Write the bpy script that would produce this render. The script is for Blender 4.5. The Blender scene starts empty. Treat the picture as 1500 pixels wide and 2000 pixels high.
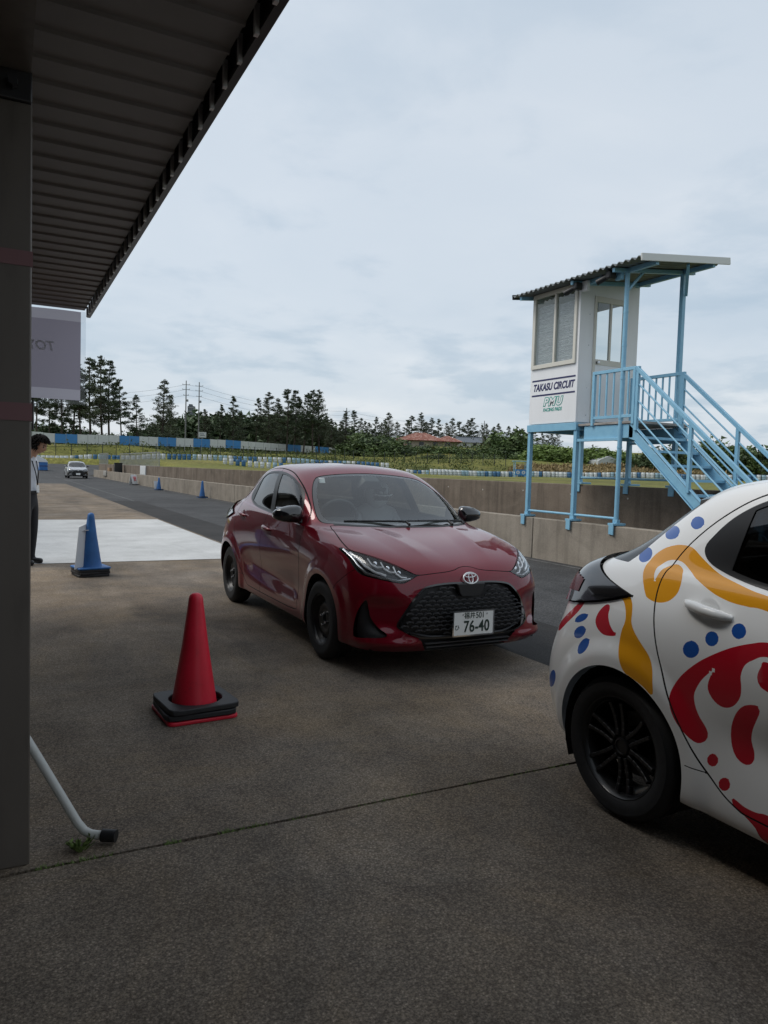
import bpy, math, random, itertools
import numpy as np
from mathutils import Vector, Matrix
random.seed(7); RNG = np.random.default_rng(11)
sc = bpy.context.scene; COL = sc.collection
# ------------------------------------------------------------------ camera
CAM_H = 1.43; F_PX = 1450.0; PITCH = math.radians(-3.15); ROLL = math.radians(1.72); YAW = math.radians(27.3)
_fw = Vector((math.sin(YAW)*math.cos(PITCH), math.cos(YAW)*math.cos(PITCH), math.sin(PITCH)))
_r0 = Vector((math.cos(YAW), -math.sin(YAW), 0)); _u0 = _r0.cross(_fw)
_rt = _r0*math.cos(ROLL)+_u0*math.sin(ROLL); _up = _u0*math.cos(ROLL)-_r0*math.sin(ROLL)
CAM = Vector((0, 0, CAM_H))
cd = bpy.data.cameras.new('camera'); co = bpy.data.objects.new('camera', cd); COL.objects.link(co)
co.matrix_world = Matrix(((_rt.x, _up.x, -_fw.x, 0), (_rt.y, _up.y, -_fw.y, 0), (_rt.z, _up.z, -_fw.z, CAM_H), (0, 0, 0, 1)))
cd.sensor_fit = 'VERTICAL'; cd.sensor_height = 24.0; cd.lens = 24.0*F_PX/2000.0; cd.clip_start = .05; cd.clip_end = 3000
sc.camera = co
def at(px, py, depth):
    """world point seen at a pixel of the 1500x2000 photograph, at a distance along the view axis"""
    return CAM+(_fw+_rt*((px-750)/F_PX)+_up*((1000-py)/F_PX))*depth
# ------------------------------------------------------------------ sky, sun, exposure
SUN_EL = math.radians(50); SUN_AZ = math.radians(-58)      # azimuth from +Y towards +X
w = bpy.data.worlds.new('World'); sc.world = w; w.use_nodes = True
nt = w.node_tree; nt.nodes.clear()
def N(tree, t, **kw):
    n = tree.nodes.new(t)
    for k, v in kw.items():
        if k in ('op',): n.operation = v
        elif hasattr(n, k): setattr(n, k, v)
    return n
out = N(nt, 'ShaderNodeOutputWorld'); sky = N(nt, 'ShaderNodeTexSky', sky_type='NISHITA')
sky.sun_disc = False; sky.sun_elevation = SUN_EL; sky.sun_rotation = SUN_AZ; sky.air_density = 1.2; sky.dust_density = 2.5; sky.altitude = 10
bg_sky = N(nt, 'ShaderNodeBackground'); bg_sky.inputs[1].default_value = .11; nt.links.new(sky.outputs[0], bg_sky.inputs[0])
tc = N(nt, 'ShaderNodeTexCoord'); sep = N(nt, 'ShaderNodeSeparateXYZ'); nt.links.new(tc.outputs['Generated'], sep.inputs[0])
zc = N(nt, 'ShaderNodeMath', op='MAXIMUM'); nt.links.new(sep.outputs[2], zc.inputs[0]); zc.inputs[1].default_value = 0.0
za = N(nt, 'ShaderNodeMath', op='ADD'); nt.links.new(zc.outputs[0], za.inputs[0]); za.inputs[1].default_value = .17
dv = N(nt, 'ShaderNodeVectorMath', op='DIVIDE'); cmb = N(nt, 'ShaderNodeCombineXYZ')
for i in range(3): nt.links.new(za.outputs[0], cmb.inputs[i])
nt.links.new(tc.outputs['Generated'], dv.inputs[0]); nt.links.new(cmb.outputs[0], dv.inputs[1])     # a flat cloud deck overhead
def wnoise(scale, detail, rough, dist=0., off=(0, 0, 0)):
    mp = N(nt, 'ShaderNodeMapping'); mp.inputs['Location'].default_value = off; mp.inputs['Scale'].default_value = (1, 1, .25)
    nt.links.new(dv.outputs[0], mp.inputs[0])
    n = N(nt, 'ShaderNodeTexNoise'); n.inputs['Scale'].default_value = scale; n.inputs['Detail'].default_value = detail
    n.inputs['Roughness'].default_value = rough; n.inputs['Distortion'].default_value = dist
    nt.links.new(mp.outputs[0], n.inputs['Vector']); return n.outputs['Fac']
def wramp(src, stops):
    r = N(nt, 'ShaderNodeValToRGB'); e = r.color_ramp.elements
    while len(e) < len(stops): e.new(.5)
    for k, (p, c) in enumerate(stops): e[k].position = p; e[k].color = (*c, 1) if len(c) == 3 else c
    r.color_ramp.interpolation = 'EASE'; nt.links.new(src, r.inputs[0]); return r.outputs[0]
big = wramp(wnoise(.75, 6, .52, .3, (3.1, 1.7, 0)), [(.28, (.52, .60, .685)), (.46, (.60, .665, .735)), (.68, (.715, .755, .80))])
puff = wramp(wnoise(2.3, 7, .55, .2, (.4, 5.2, 0)), [(.47, (0, 0, 0)), (.66, (1, 1, 1))])
mixc = N(nt, 'ShaderNodeMixRGB', blend_type='MIX'); mixc.inputs[2].default_value = (.33, .445, .56, 1)
lowb = N(nt, 'ShaderNodeMapRange'); lowb.inputs['From Min'].default_value = .62; lowb.inputs['From Max'].default_value = .10
lowb.inputs['To Min'].default_value = .14; lowb.inputs['To Max'].default_value = .50; nt.links.new(sep.outputs[2], lowb.inputs[0])
pm = N(nt, 'ShaderNodeMath', op='MULTIPLY'); nt.links.new(puff, pm.inputs[0]); nt.links.new(lowb.outputs[0], pm.inputs[1])
nt.links.new(pm.outputs[0], mixc.inputs[0]); nt.links.new(big, mixc.inputs[1])
bg_cl = N(nt, 'ShaderNodeBackground'); bg_cl.inputs[1].default_value = .87; nt.links.new(mixc.outputs[0], bg_cl.inputs[0])
ms = N(nt, 'ShaderNodeMixShader'); ms.inputs[0].default_value = .88
nt.links.new(bg_sky.outputs[0], ms.inputs[1]); nt.links.new(bg_cl.outputs[0], ms.inputs[2]); nt.links.new(ms.outputs[0], out.inputs[0])
sl = bpy.data.lights.new('sun', 'SUN'); sl.energy = 1.5; sl.angle = math.radians(30); sl.color = (1, .96, .9)
so = bpy.data.objects.new('sun', sl); COL.objects.link(so)
sd_ = Vector((math.sin(SUN_AZ)*math.cos(SUN_EL), math.cos(SUN_AZ)*math.cos(SUN_EL), math.sin(SUN_EL)))
so.rotation_euler = (-sd_).to_track_quat('-Z', 'Y').to_euler(); so.location = sd_*60
sc.view_settings.view_transform = 'Standard'; sc.view_settings.look = 'None'; sc.view_settings.exposure = 0.38; sc.view_settings.gamma = 1.0
sc.view_settings.use_curve_mapping = False
sc.render.engine = 'CYCLES'; sc.cycles.max_bounces = 8; sc.cycles.transparent_max_bounces = 16; sc.cycles.use_denoising = True
# ------------------------------------------------------------------ helpers
def tag(o, label=None, cat=None, group=None, kind=None):
    if label: o['label'] = label
    if cat: o['category'] = cat
    if group: o['group'] = group
    if kind: o['kind'] = kind
    return o
def empty(name, loc=(0, 0, 0), rz=0., label=None, cat=None, group=None, parent=None):
    o = bpy.data.objects.new(name, None); COL.objects.link(o); o.location = loc; o.rotation_euler = (0, 0, rz); o.empty_display_size = .1
    if parent: o.parent = parent
    return tag(o, label, cat, group)
def link_mesh(name, me, parent=None, loc=None):
    o = bpy.data.objects.new(name, me); COL.objects.link(o)
    if parent: o.parent = parent
    if loc is not None: o.location = loc
    return o
def copy_tree(o, parent=None):
    c = o.copy(); COL.objects.link(c); c.parent = parent
    for ch in [q for q in bpy.data.objects if q.parent == o]: copy_tree(ch, c)
    return c
class MB:
    """collects simple solids and links them as one mesh object"""
    def __init__(s): s.v = []; s.f = []; s.m = []
    def add(s, v, f, m=0):
        n = len(s.v); s.v += [tuple(p) for p in v]; s.f += [tuple(n+i for i in q) for q in f]; s.m += [m]*len(f); return s
    def box(s, c, d, rot=None, m=0, taper=1.0):
        x, y, z = d[0]/2, d[1]/2, d[2]/2; t = taper
        v = [Vector(p) for p in ((-x, -y, -z), (x, -y, -z), (x, y, -z), (-x, y, -z), (-x*t, -y*t, z), (x*t, -y*t, z), (x*t, y*t, z), (-x*t, y*t, z))]
        if rot is not None: v = [rot @ p for p in v]
        c = Vector(c)
        return s.add([p+c for p in v], [(0, 3, 2, 1), (4, 5, 6, 7), (0, 1, 5, 4), (1, 2, 6, 5), (2, 3, 7, 6), (3, 0, 4, 7)], m)
    def span(s, a, b, m=0): return s.box([(p+q)/2 for p, q in zip(a, b)], [abs(q-p) for p, q in zip(a, b)], m=m)
    def bar(s, a, b, w, h, m=0, upv=(0, 0, 1)):
        a, b = Vector(a), Vector(b); d = b-a; L = d.length; d.normalize(); u = Vector(upv)
        if abs(d.dot(u)) > .99: u = Vector((1, 0, 0))
        sx = d.cross(u).normalized(); uz = sx.cross(d)
        return s.box((a+b)/2, (w, L, h), Matrix((sx, d, uz)).transposed(), m)
    def tube(s, pts, r, seg=8, m=0, caps=True):
        pts = [Vector(p) for p in pts]; rs = r if isinstance(r, (list, tuple)) else [r]*len(pts); rings = []; u = None
        for i, p in enumerate(pts):
            d = (pts[min(i+1, len(pts)-1)]-pts[max(i-1, 0)]).normalized()
            if u is None: u = d.orthogonal().normalized()
            else:
                u = (u-d*u.dot(d))
                u = u.normalized() if u.length > 1e-6 else d.orthogonal().normalized()
            w_ = d.cross(u)
            rings.append([p+(u*math.cos(2*math.pi*k/seg)+w_*math.sin(2*math.pi*k/seg))*rs[i] for k in range(seg)])
        v = [q for ring in rings for q in ring]
        f = [(i*seg+k, i*seg+(k+1) % seg, (i+1)*seg+(k+1) % seg, (i+1)*seg+k) for i in range(len(pts)-1) for k in range(seg)]
        if caps: f += [tuple(range(seg))[::-1], tuple((len(pts)-1)*seg+k for k in range(seg))]
        return s.add(v, f, m)
    def lathe(s, prof, seg=32, axis='z', c=(0, 0, 0), m=0, mats=None):
        """profile of (radius, height)"""
        v = []; f = []; mm = []
        for r, h in prof:
            for k in range(seg):
                a = 2*math.pi*k/seg; p = (r*math.cos(a), r*math.sin(a), h)
                if axis == 'x': p = (p[2], p[0], p[1])
                elif axis == 'y': p = (p[1], p[2], p[0])
                v.append((p[0]+c[0], p[1]+c[1], p[2]+c[2]))
        n = len(s.v)
        for i in range(len(prof)-1):
            for k in range(seg):
                f.append((i*seg+k, i*seg+(k+1) % seg, (i+1)*seg+(k+1) % seg, (i+1)*seg+k)); mm.append(mats[i] if mats else m)
        s.v += v; s.f += [tuple(n+i for i in q) for q in f]; s.m += mm
        return s
    def prism(s, poly, h0, h1, axis='z', m=0):
        """polygon extruded along an axis; poly in the two other axes in order"""
        def P(a, b, h): return (a, b, h) if axis == 'z' else ((h, a, b) if axis == 'x' else (a, h, b))
        n = len(poly); v = [P(a, b, h0) for a, b in poly]+[P(a, b, h1) for a, b in poly]
        f = [tuple(range(n))[::-1], tuple(range(n, 2*n))]+[(i, (i+1) % n, n+(i+1) % n, n+i) for i in range(n)]
        return s.add(v, f, m)
    def mesh(s, name, mats, smooth=False, fix=True):
        me = bpy.data.meshes.new(name); me.from_pydata(s.v, [], s.f)
        for q in (mats if isinstance(mats, (list, tuple)) else [mats]): me.materials.append(q)
        me.polygons.foreach_set('material_index', s.m)
        if fix:
            import bmesh
            bm = bmesh.new(); bm.from_mesh(me); bmesh.ops.recalc_face_normals(bm, faces=bm.faces); bm.to_mesh(me); bm.free()
        if smooth:
            me.polygons.foreach_set('use_smooth', [True]*len(me.polygons))
            try: me.set_sharp_from_angle(angle=math.radians(smooth if smooth is not True else 38))
            except Exception: pass
        me.update(); return me
    def build(s, name, mats, parent=None, smooth=False, bevel=0., fix=True, loc=None):
        o = link_mesh(name, s.mesh(name, mats, smooth, fix), parent, loc)
        if bevel:
            b = o.modifiers.new('bevel', 'BEVEL'); b.width = bevel; b.segments = 2; b.limit_method = 'ANGLE'; b.angle_limit = math.radians(40)
            o.data.polygons.foreach_set('use_smooth', [True]*len(o.data.polygons))
            try: o.data.set_sharp_from_angle(angle=math.radians(40))
            except Exception: pass
        return o
# ------------------------------------------------------------------ materials
MATS = {}
def mat(name, col, rough=.6, metal=0., spec=.5, coat=0., vary=0., scale=8., bump=0., bscale=60., detail=6, coat_rough=.03, stops=None, stretch=None, emit=None):
    m = bpy.data.materials.new(name); m.use_nodes = True; t = m.node_tree; b = t.nodes['Principled BSDF']
    b.inputs['Base Color'].default_value = (*col, 1); b.inputs['Roughness'].default_value = rough; b.inputs['Metallic'].default_value = metal
    b.inputs['Specular IOR Level'].default_value = spec; b.inputs['Coat Weight'].default_value = coat; b.inputs['Coat Roughness'].default_value = coat_rough
    tcn = N(t, 'ShaderNodeTexCoord'); mp = N(t, 'ShaderNodeMapping'); t.links.new(tcn.outputs['Object'], mp.inputs[0])
    if stretch: mp.inputs['Scale'].default_value = stretch
    if vary or stops:
        n = N(t, 'ShaderNodeTexNoise'); n.inputs['Scale'].default_value = scale; n.inputs['Detail'].default_value = detail; n.inputs['Roughness'].default_value = .6
        t.links.new(mp.outputs[0], n.inputs['Vector']); r = N(t, 'ShaderNodeValToRGB'); e = r.color_ramp.elements
        st = stops or [(.3, tuple(c*(1-vary) for c in col)), (.7, tuple(min(1, c*(1+vary)) for c in col))]
        while len(e) < len(st): e.new(.5)
        for k, (p, c) in enumerate(st): e[k].position = p; e[k].color = (*c, 1)
        t.links.new(n.outputs['Fac'], r.inputs[0]); t.links.new(r.outputs[0], b.inputs['Base Color'])
    if bump:
        n2 = N(t, 'ShaderNodeTexNoise'); n2.inputs['Scale'].default_value = bscale; n2.inputs['Detail'].default_value = 4
        t.links.new(mp.outputs[0], n2.inputs['Vector']); bp = N(t, 'ShaderNodeBump'); bp.inputs['Strength'].default_value = bump; bp.inputs['Distance'].default_value = .01
        t.links.new(n2.outputs['Fac'], bp.inputs['Height']); t.links.new(bp.outputs[0], b.inputs['Normal'])
    if emit: b.inputs['Emission Color'].default_value = (*emit[0], 1); b.inputs['Emission Strength'].default_value = emit[1]
    MATS[name] = m; return m
def glass_mat(name, tint, refl_ior=1.5, rough=0.):
    """thin sheet glass: tinted see-through with a Fresnel reflection"""
    m = bpy.data.materials.new(name); m.use_nodes = True; t = m.node_tree; t.nodes.clear()
    o = N(t, 'ShaderNodeOutputMaterial'); tr = N(t, 'ShaderNodeBsdfTransparent'); tr.inputs[0].default_value = (*tint, 1)
    g = N(t, 'ShaderNodeBsdfGlossy'); g.inputs['Roughness'].default_value = rough; g.inputs[0].default_value = (1, 1, 1, 1)
    fr = N(t, 'ShaderNodeFresnel'); mx = N(t, 'ShaderNodeMixShader'); ge = N(t, 'ShaderNodeNewGeometry'); mr = N(t, 'ShaderNodeMapRange')
    mr.inputs['To Min'].default_value = refl_ior; mr.inputs['To Max'].default_value = 1/refl_ior      # the same index from either face of the sheet
    t.links.new(ge.outputs['Backfacing'], mr.inputs[0]); t.links.new(mr.outputs[0], fr.inputs[0])
    t.links.new(fr.outputs[0], mx.inputs[0]); t.links.new(tr.outputs[0], mx.inputs[1]); t.links.new(g.outputs[0], mx.inputs[2]); t.links.new(mx.outputs[0], o.inputs[0])
    MATS[name] = m; return m
def ground_mat(name, stops, scale, speck, speck_scale, rough, stain=None, stain_scale=.35, bump=.25, cracks=False, streak=0.):
    """mottled slab with fine aggregate, broad stains and a grain that catches light"""
    m = bpy.data.materials.new(name); m.use_nodes = True; t = m.node_tree; b = t.nodes['Principled BSDF']; b.inputs['Roughness'].default_value = rough
    b.inputs['Specular IOR Level'].default_value = .18
    tcn = N(t, 'ShaderNodeTexCoord')
    def noise(sc_, det, ro=.6, dist=0., stretch=None):
        src = tcn.outputs['Object']
        if stretch:
            mp = N(t, 'ShaderNodeMapping'); mp.inputs['Scale'].default_value = stretch; t.links.new(src, mp.inputs[0]); src = mp.outputs[0]
        n = N(t, 'ShaderNodeTexNoise'); n.inputs['Scale'].default_value = sc_; n.inputs['Detail'].default_value = det; n.inputs['Roughness'].default_value = ro
        n.inputs['Distortion'].default_value = dist; t.links.new(src, n.inputs['Vector']); return n.outputs['Fac']
    def ramp(src, st):
        r = N(t, 'ShaderNodeValToRGB'); e = r.color_ramp.elements
        while len(e) < len(st): e.new(.5)
        for k, (p, c) in enumerate(st): e[k].position = p; e[k].color = (*c, 1)
        t.links.new(src, r.inputs[0]); return r.outputs[0]
    def mul(a, c, fac=1.):
        x = N(t, 'ShaderNodeMixRGB', blend_type='MULTIPLY'); x.inputs[0].default_value = fac; t.links.new(a, x.inputs[1]); t.links.new(c, x.inputs[2]); return x.outputs[0]
    c = ramp(noise(scale, 8, .65), stops)
    c = mul(c, ramp(noise(speck_scale, 3, .7), [(.34, (1-speck,)*3), (.5, (1, 1, 1)), (.68, (1+speck*1.3,)*3)]))
    vo = N(t, 'ShaderNodeTexVoronoi'); vo.inputs['Scale'].default_value = speck_scale*.55; t.links.new(tcn.outputs['Object'], vo.inputs['Vector'])
    c = mul(c, ramp(vo.outputs['Distance'], [(0., (1+speck*1.2,)*3), (.35, (1, 1, 1)), (.8, (1-speck*.7,)*3)]))
    if stain:
        c = mul(c, ramp(noise(stain_scale, 5, .6, .6), [(.33, (1-stain,)*3), (.52, (1, 1, 1)), (.75, (1+stain*.35,)*3)]))
        c = mul(c, ramp(noise(stain_scale*3.2, 6, .6, 1.2, (1, .35, 1)), [(.30, (1-stain*.7,)*3), (.45, (1, 1, 1)), (.8, (1+stain*.15,)*3)]))
    if streak: c = mul(c, ramp(noise(5., 6, .6, .2, (1, 1, .07)), [(.34, (1-streak,)*3), (.50, (1, 1, 1)), (.70, (1+streak*.4,)*3)]))      # rain streaks
    if cracks:
        c = mul(c, ramp(noise(1.7, 4, .5, .4), [(.24, (.80, .80, .82)), (.34, (1, 1, 1)), (.9, (1, 1, 1))]))          # oil and damp spots
        c = mul(c, ramp(noise(.8, 7, .75, .8, (1, 1, 1)), [(.36, (.80, .83, .88)), (.5, (1, 1, 1)), (.66, (1.16, 1.10, .98))]))   # mossy and rusty mottling
        c = mul(c, ramp(noise(1.1, 5, .6, .5, (1, .10, 1)), [(.32, (.80, .80, .81)), (.48, (1, 1, 1)), (.70, (1.16, 1.15, 1.12))]))      # lanes worn by traffic
        vr = N(t, 'ShaderNodeTexVoronoi'); vr.feature = 'DISTANCE_TO_EDGE'; vr.inputs['Scale'].default_value = .30
        ds = N(t, 'ShaderNodeVectorMath', op='ADD'); nz = N(t, 'ShaderNodeTexNoise'); nz.inputs['Scale'].default_value = 1.6; nz.inputs['Detail'].default_value = 8
        t.links.new(tcn.outputs['Object'], nz.inputs['Vector']); sc3 = N(t, 'ShaderNodeVectorMath', op='SCALE'); sc3.inputs['Scale'].default_value = .5; t.links.new(nz.outputs['Color'], sc3.inputs[0])
        t.links.new(tcn.outputs['Object'], ds.inputs[0]); t.links.new(sc3.outputs[0], ds.inputs[1]); t.links.new(ds.outputs[0], vr.inputs['Vector'])
        mk = ramp(noise(.22, 3, .5), [(.52, (0, 0, 0)), (.60, (1, 1, 1))]); ck = ramp(vr.outputs['Distance'], [(0., (.45, .45, .45)), (.0012, (.7, .7, .7)), (.0022, (1, 1, 1))])
        x = N(t, 'ShaderNodeMixRGB', blend_type='MULTIPLY'); t.links.new(mk, x.inputs[0]); t.links.new(c, x.inputs[1]); t.links.new(ck, x.inputs[2]); c = x.outputs[0]
    t.links.new(c, b.inputs['Base Color'])
    bp = N(t, 'ShaderNodeBump'); bp.inputs['Strength'].default_value = bump; bp.inputs['Distance'].default_value = .004
    t.links.new(noise(speck_scale, 3, .7), bp.inputs['Height']); t.links.new(bp.outputs[0], b.inputs['Normal'])
    MATS[name] = m; return m
M_CONC = ground_mat('concrete_slab', [(.30, (.158, .126, .096)), (.5, (.208, .169, .131)), (.72, (.272, .225, .178))], 1.3, .50, 150, .9, .30, .45, .6, cracks=True)
M_ASPH = ground_mat('asphalt', [(.3, (.050, .050, .051)), (.7, (.082, .082, .083))], 1.2, .5, 80, .82, .25, .25)
M_WPAINT = ground_mat('white_ground_paint', [(.3, (.44, .44, .43)), (.7, (.56, .56, .55))], 1.5, .07, 60, .6, .14, .8, .12)
M_LINE = ground_mat('worn_white_line', [(.35, (.10, .10, .10)), (.65, (.22, .22, .215))], 6., .3, 90, .8, .3, .9)
M_WALL = ground_mat('weathered_wall_concrete', [(.3, (.235, .205, .168)), (.7, (.315, .280, .235))], 1.1, .10, 70, .9, .20, .9, .25, streak=.22)
M_WALLD = ground_mat('dirty_wall_concrete', [(.3, (.150, .120, .094)), (.7, (.215, .178, .142))], 1.0, .12, 70, .92, .26, .7, .25, streak=.28)
M_GRASS = ground_mat('mown_grass', [(.3, (.105, .115, .022)), (.5, (.155, .155, .036)), (.72, (.22, .19, .06))], .12, .35, 3.0, .95, .28, .03, .5)
# ------------------------------------------------------------------ hatchback surface
def bspl_basis(n, t):
    """uniform cubic B-spline weights; control index -1..n (phantoms included), t in [0,n-1]"""
    i = np.clip(np.floor(t).astype(int), 0, n-2); f = t-i
    w = np.stack([(1-f)**3, 3*f**3-6*f**2+4, -3*f**3+3*f**2+3*f+1, f**3], 1)/6.0
    M = np.zeros((len(t), n+2))
    for k in range(4): M[np.arange(len(t)), i+k] += w[:, k]
    return M
CAR_ROWS = [
 [(0,-0.68,0.19),(0.28,-0.67,0.19),(0.5,-0.63,0.19),(0.64,-0.54,0.19),(0.7,-0.4,0.19),(0.7,-0.1,0.19),(0.7,0.25,0.19),(0.7,0.55,0.19),(0.7,0.95,0.19),(0.7,1.4,0.19),(0.7,1.85,0.19),(0.7,2.2,0.19),(0.7,2.5,0.2),(0.68,2.8,0.22),(0.62,2.93,0.24),(0.5,3,0.25),(0.28,3.03,0.25),(0,3.04,0.25)],
 [(0,-0.745,0.175),(0.3,-0.735,0.175),(0.55,-0.69,0.175),(0.715,-0.58,0.175),(0.785,-0.42,0.18),(0.79,-0.1,0.18),(0.79,0.25,0.18),(0.785,0.55,0.18),(0.785,0.95,0.18),(0.785,1.4,0.18),(0.785,1.85,0.18),(0.79,2.2,0.18),(0.79,2.5,0.19),(0.775,2.8,0.2),(0.71,3,0.22),(0.55,3.08,0.23),(0.3,3.11,0.235),(0,3.12,0.235)],
 [(0,-0.795,0.26),(0.3,-0.79,0.26),(0.56,-0.75,0.26),(0.745,-0.635,0.26),(0.808,-0.42,0.27),(0.815,-0.1,0.27),(0.81,0.25,0.265),(0.805,0.55,0.26),(0.805,0.95,0.26),(0.805,1.4,0.26),(0.805,1.85,0.26),(0.81,2.2,0.265),(0.82,2.5,0.27),(0.812,2.815,0.29),(0.757,3.05,0.3),(0.6,3.149,0.31),(0.3,3.169,0.315),(0,3.171,0.315)],
 [(0,-0.805,0.42),(0.31,-0.8,0.42),(0.565,-0.75,0.42),(0.745,-0.63,0.42),(0.81,-0.43,0.42),(0.825,-0.1,0.42),(0.803,0.25,0.41),(0.787,0.55,0.4),(0.784,0.95,0.4),(0.786,1.4,0.4),(0.794,1.85,0.41),(0.812,2.2,0.42),(0.838,2.5,0.44),(0.832,2.82,0.46),(0.775,3.075,0.47),(0.62,3.177,0.475),(0.3,3.192,0.48),(0,3.193,0.48)],
 [(0,-0.795,0.57),(0.31,-0.78,0.57),(0.56,-0.725,0.57),(0.735,-0.605,0.57),(0.808,-0.43,0.575),(0.833,-0.1,0.58),(0.815,0.25,0.575),(0.8,0.55,0.57),(0.798,0.95,0.57),(0.8,1.4,0.575),(0.81,1.85,0.585),(0.83,2.2,0.6),(0.848,2.5,0.61),(0.837,2.817,0.62),(0.774,3.055,0.62),(0.615,3.148,0.62),(0.3,3.165,0.62),(0,3.167,0.62)],
 [(0,-0.775,0.675),(0.31,-0.755,0.68),(0.55,-0.685,0.695),(0.712,-0.555,0.715),(0.795,-0.38,0.725),(0.827,-0.08,0.735),(0.826,0.25,0.735),(0.822,0.55,0.735),(0.822,0.95,0.74),(0.826,1.4,0.745),(0.832,1.85,0.75),(0.842,2.2,0.755),(0.85,2.5,0.755),(0.827,2.81,0.76),(0.755,3.02,0.75),(0.59,3.111,0.74),(0.3,3.136,0.735),(0,3.144,0.73)],
 [(0,-0.72,0.755),(0.3,-0.7,0.765),(0.53,-0.615,0.79),(0.68,-0.47,0.825),(0.762,-0.28,0.848),(0.8,0,0.86),(0.813,0.28,0.865),(0.817,0.56,0.866),(0.817,0.95,0.87),(0.818,1.4,0.88),(0.822,1.85,0.892),(0.826,2.2,0.895),(0.826,2.5,0.9),(0.79,2.8,0.9),(0.722,2.99,0.89),(0.56,3.07,0.87),(0.3,3.1,0.86),(0,3.11,0.86)],
 [(0,-0.54,0.835),(0.28,-0.525,0.845),(0.485,-0.45,0.865),(0.63,-0.31,0.89),(0.71,-0.13,0.91),(0.752,0.1,0.925),(0.775,0.34,0.935),(0.79,0.6,0.942),(0.794,0.97,0.95),(0.793,1.4,0.965),(0.787,1.85,0.985),(0.777,2.2,1),(0.762,2.5,1.005),(0.732,2.8,0.995),(0.68,2.97,0.985),(0.54,3.06,0.97),(0.29,3.09,0.96),(0,3.1,0.96)],
 [(0,-0.2,0.925),(0.261,-0.183,0.93),(0.461,-0.121,0.942),(0.611,-0.018,0.955),(0.695,0.122,0.962),(0.745,0.276,0.967),(0.773,0.436,0.972),(0.784,0.667,0.983),(0.782,0.984,0.995),(0.774,1.4,1.01),(0.762,1.85,1.03),(0.742,2.2,1.05),(0.722,2.495,1.06),(0.69,2.751,1.05),(0.65,2.89,1.04),(0.52,2.97,1.035),(0.28,3.01,1.03),(0,3.02,1.03)],
 [(0,0.2,1),(0.26,0.208,0.998),(0.461,0.239,0.992),(0.606,0.28,0.985),(0.687,0.349,0.982),(0.738,0.446,0.985),(0.766,0.566,0.995),(0.771,0.752,1.012),(0.767,1.021,1.028),(0.753,1.42,1.045),(0.735,1.85,1.07),(0.705,2.2,1.1),(0.68,2.438,1.12),(0.64,2.599,1.115),(0.595,2.715,1.11),(0.48,2.795,1.105),(0.26,2.835,1.1),(0,2.845,1.1)],
 [(0,0.58,1.21),(0.245,0.583,1.208),(0.451,0.601,1.2),(0.601,0.628,1.19),(0.675,0.678,1.188),(0.713,0.749,1.195),(0.726,0.844,1.207),(0.721,0.993,1.22),(0.71,1.196,1.235),(0.694,1.5,1.25),(0.672,1.85,1.265),(0.637,2.12,1.28),(0.61,2.305,1.285),(0.575,2.435,1.28),(0.525,2.53,1.275),(0.42,2.6,1.27),(0.23,2.64,1.265),(0,2.65,1.265)],
 [(0,0.97,1.405),(0.221,0.974,1.403),(0.401,0.984,1.396),(0.526,0.995,1.388),(0.585,1.029,1.385),(0.612,1.086,1.387),(0.623,1.176,1.393),(0.62,1.302,1.402),(0.613,1.461,1.412),(0.602,1.7,1.418),(0.586,1.92,1.42),(0.558,2.08,1.415),(0.535,2.225,1.405),(0.503,2.333,1.395),(0.455,2.41,1.388),(0.36,2.46,1.383),(0.2,2.49,1.38),(0,2.5,1.38)],
 [(0,1.13,1.462),(0.155,1.136,1.461),(0.29,1.156,1.457),(0.39,1.185,1.453),(0.445,1.231,1.453),(0.475,1.294,1.456),(0.485,1.374,1.462),(0.485,1.488,1.468),(0.48,1.629,1.473),(0.471,1.8,1.474),(0.458,1.93,1.47),(0.435,2.05,1.462),(0.41,2.17,1.452),(0.375,2.27,1.443),(0.325,2.34,1.436),(0.24,2.39,1.43),(0.13,2.42,1.428),(0,2.43,1.426)],
 [(0,1.35,1.493),(0,1.36,1.493),(0,1.38,1.494),(0,1.42,1.496),(0,1.46,1.498),(0,1.52,1.5),(0,1.58,1.501),(0,1.65,1.502),(0,1.73,1.502),(0,1.82,1.5),(0,1.9,1.497),(0,1.97,1.493),(0,2.04,1.488),(0,2.11,1.483),(0,2.17,1.478),(0,2.22,1.473),(0,2.25,1.47),(0,2.27,1.468)],
]
WHEEL_R = .298; AXLE = (0.0, 2.55); ARCH_R = .345
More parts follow.
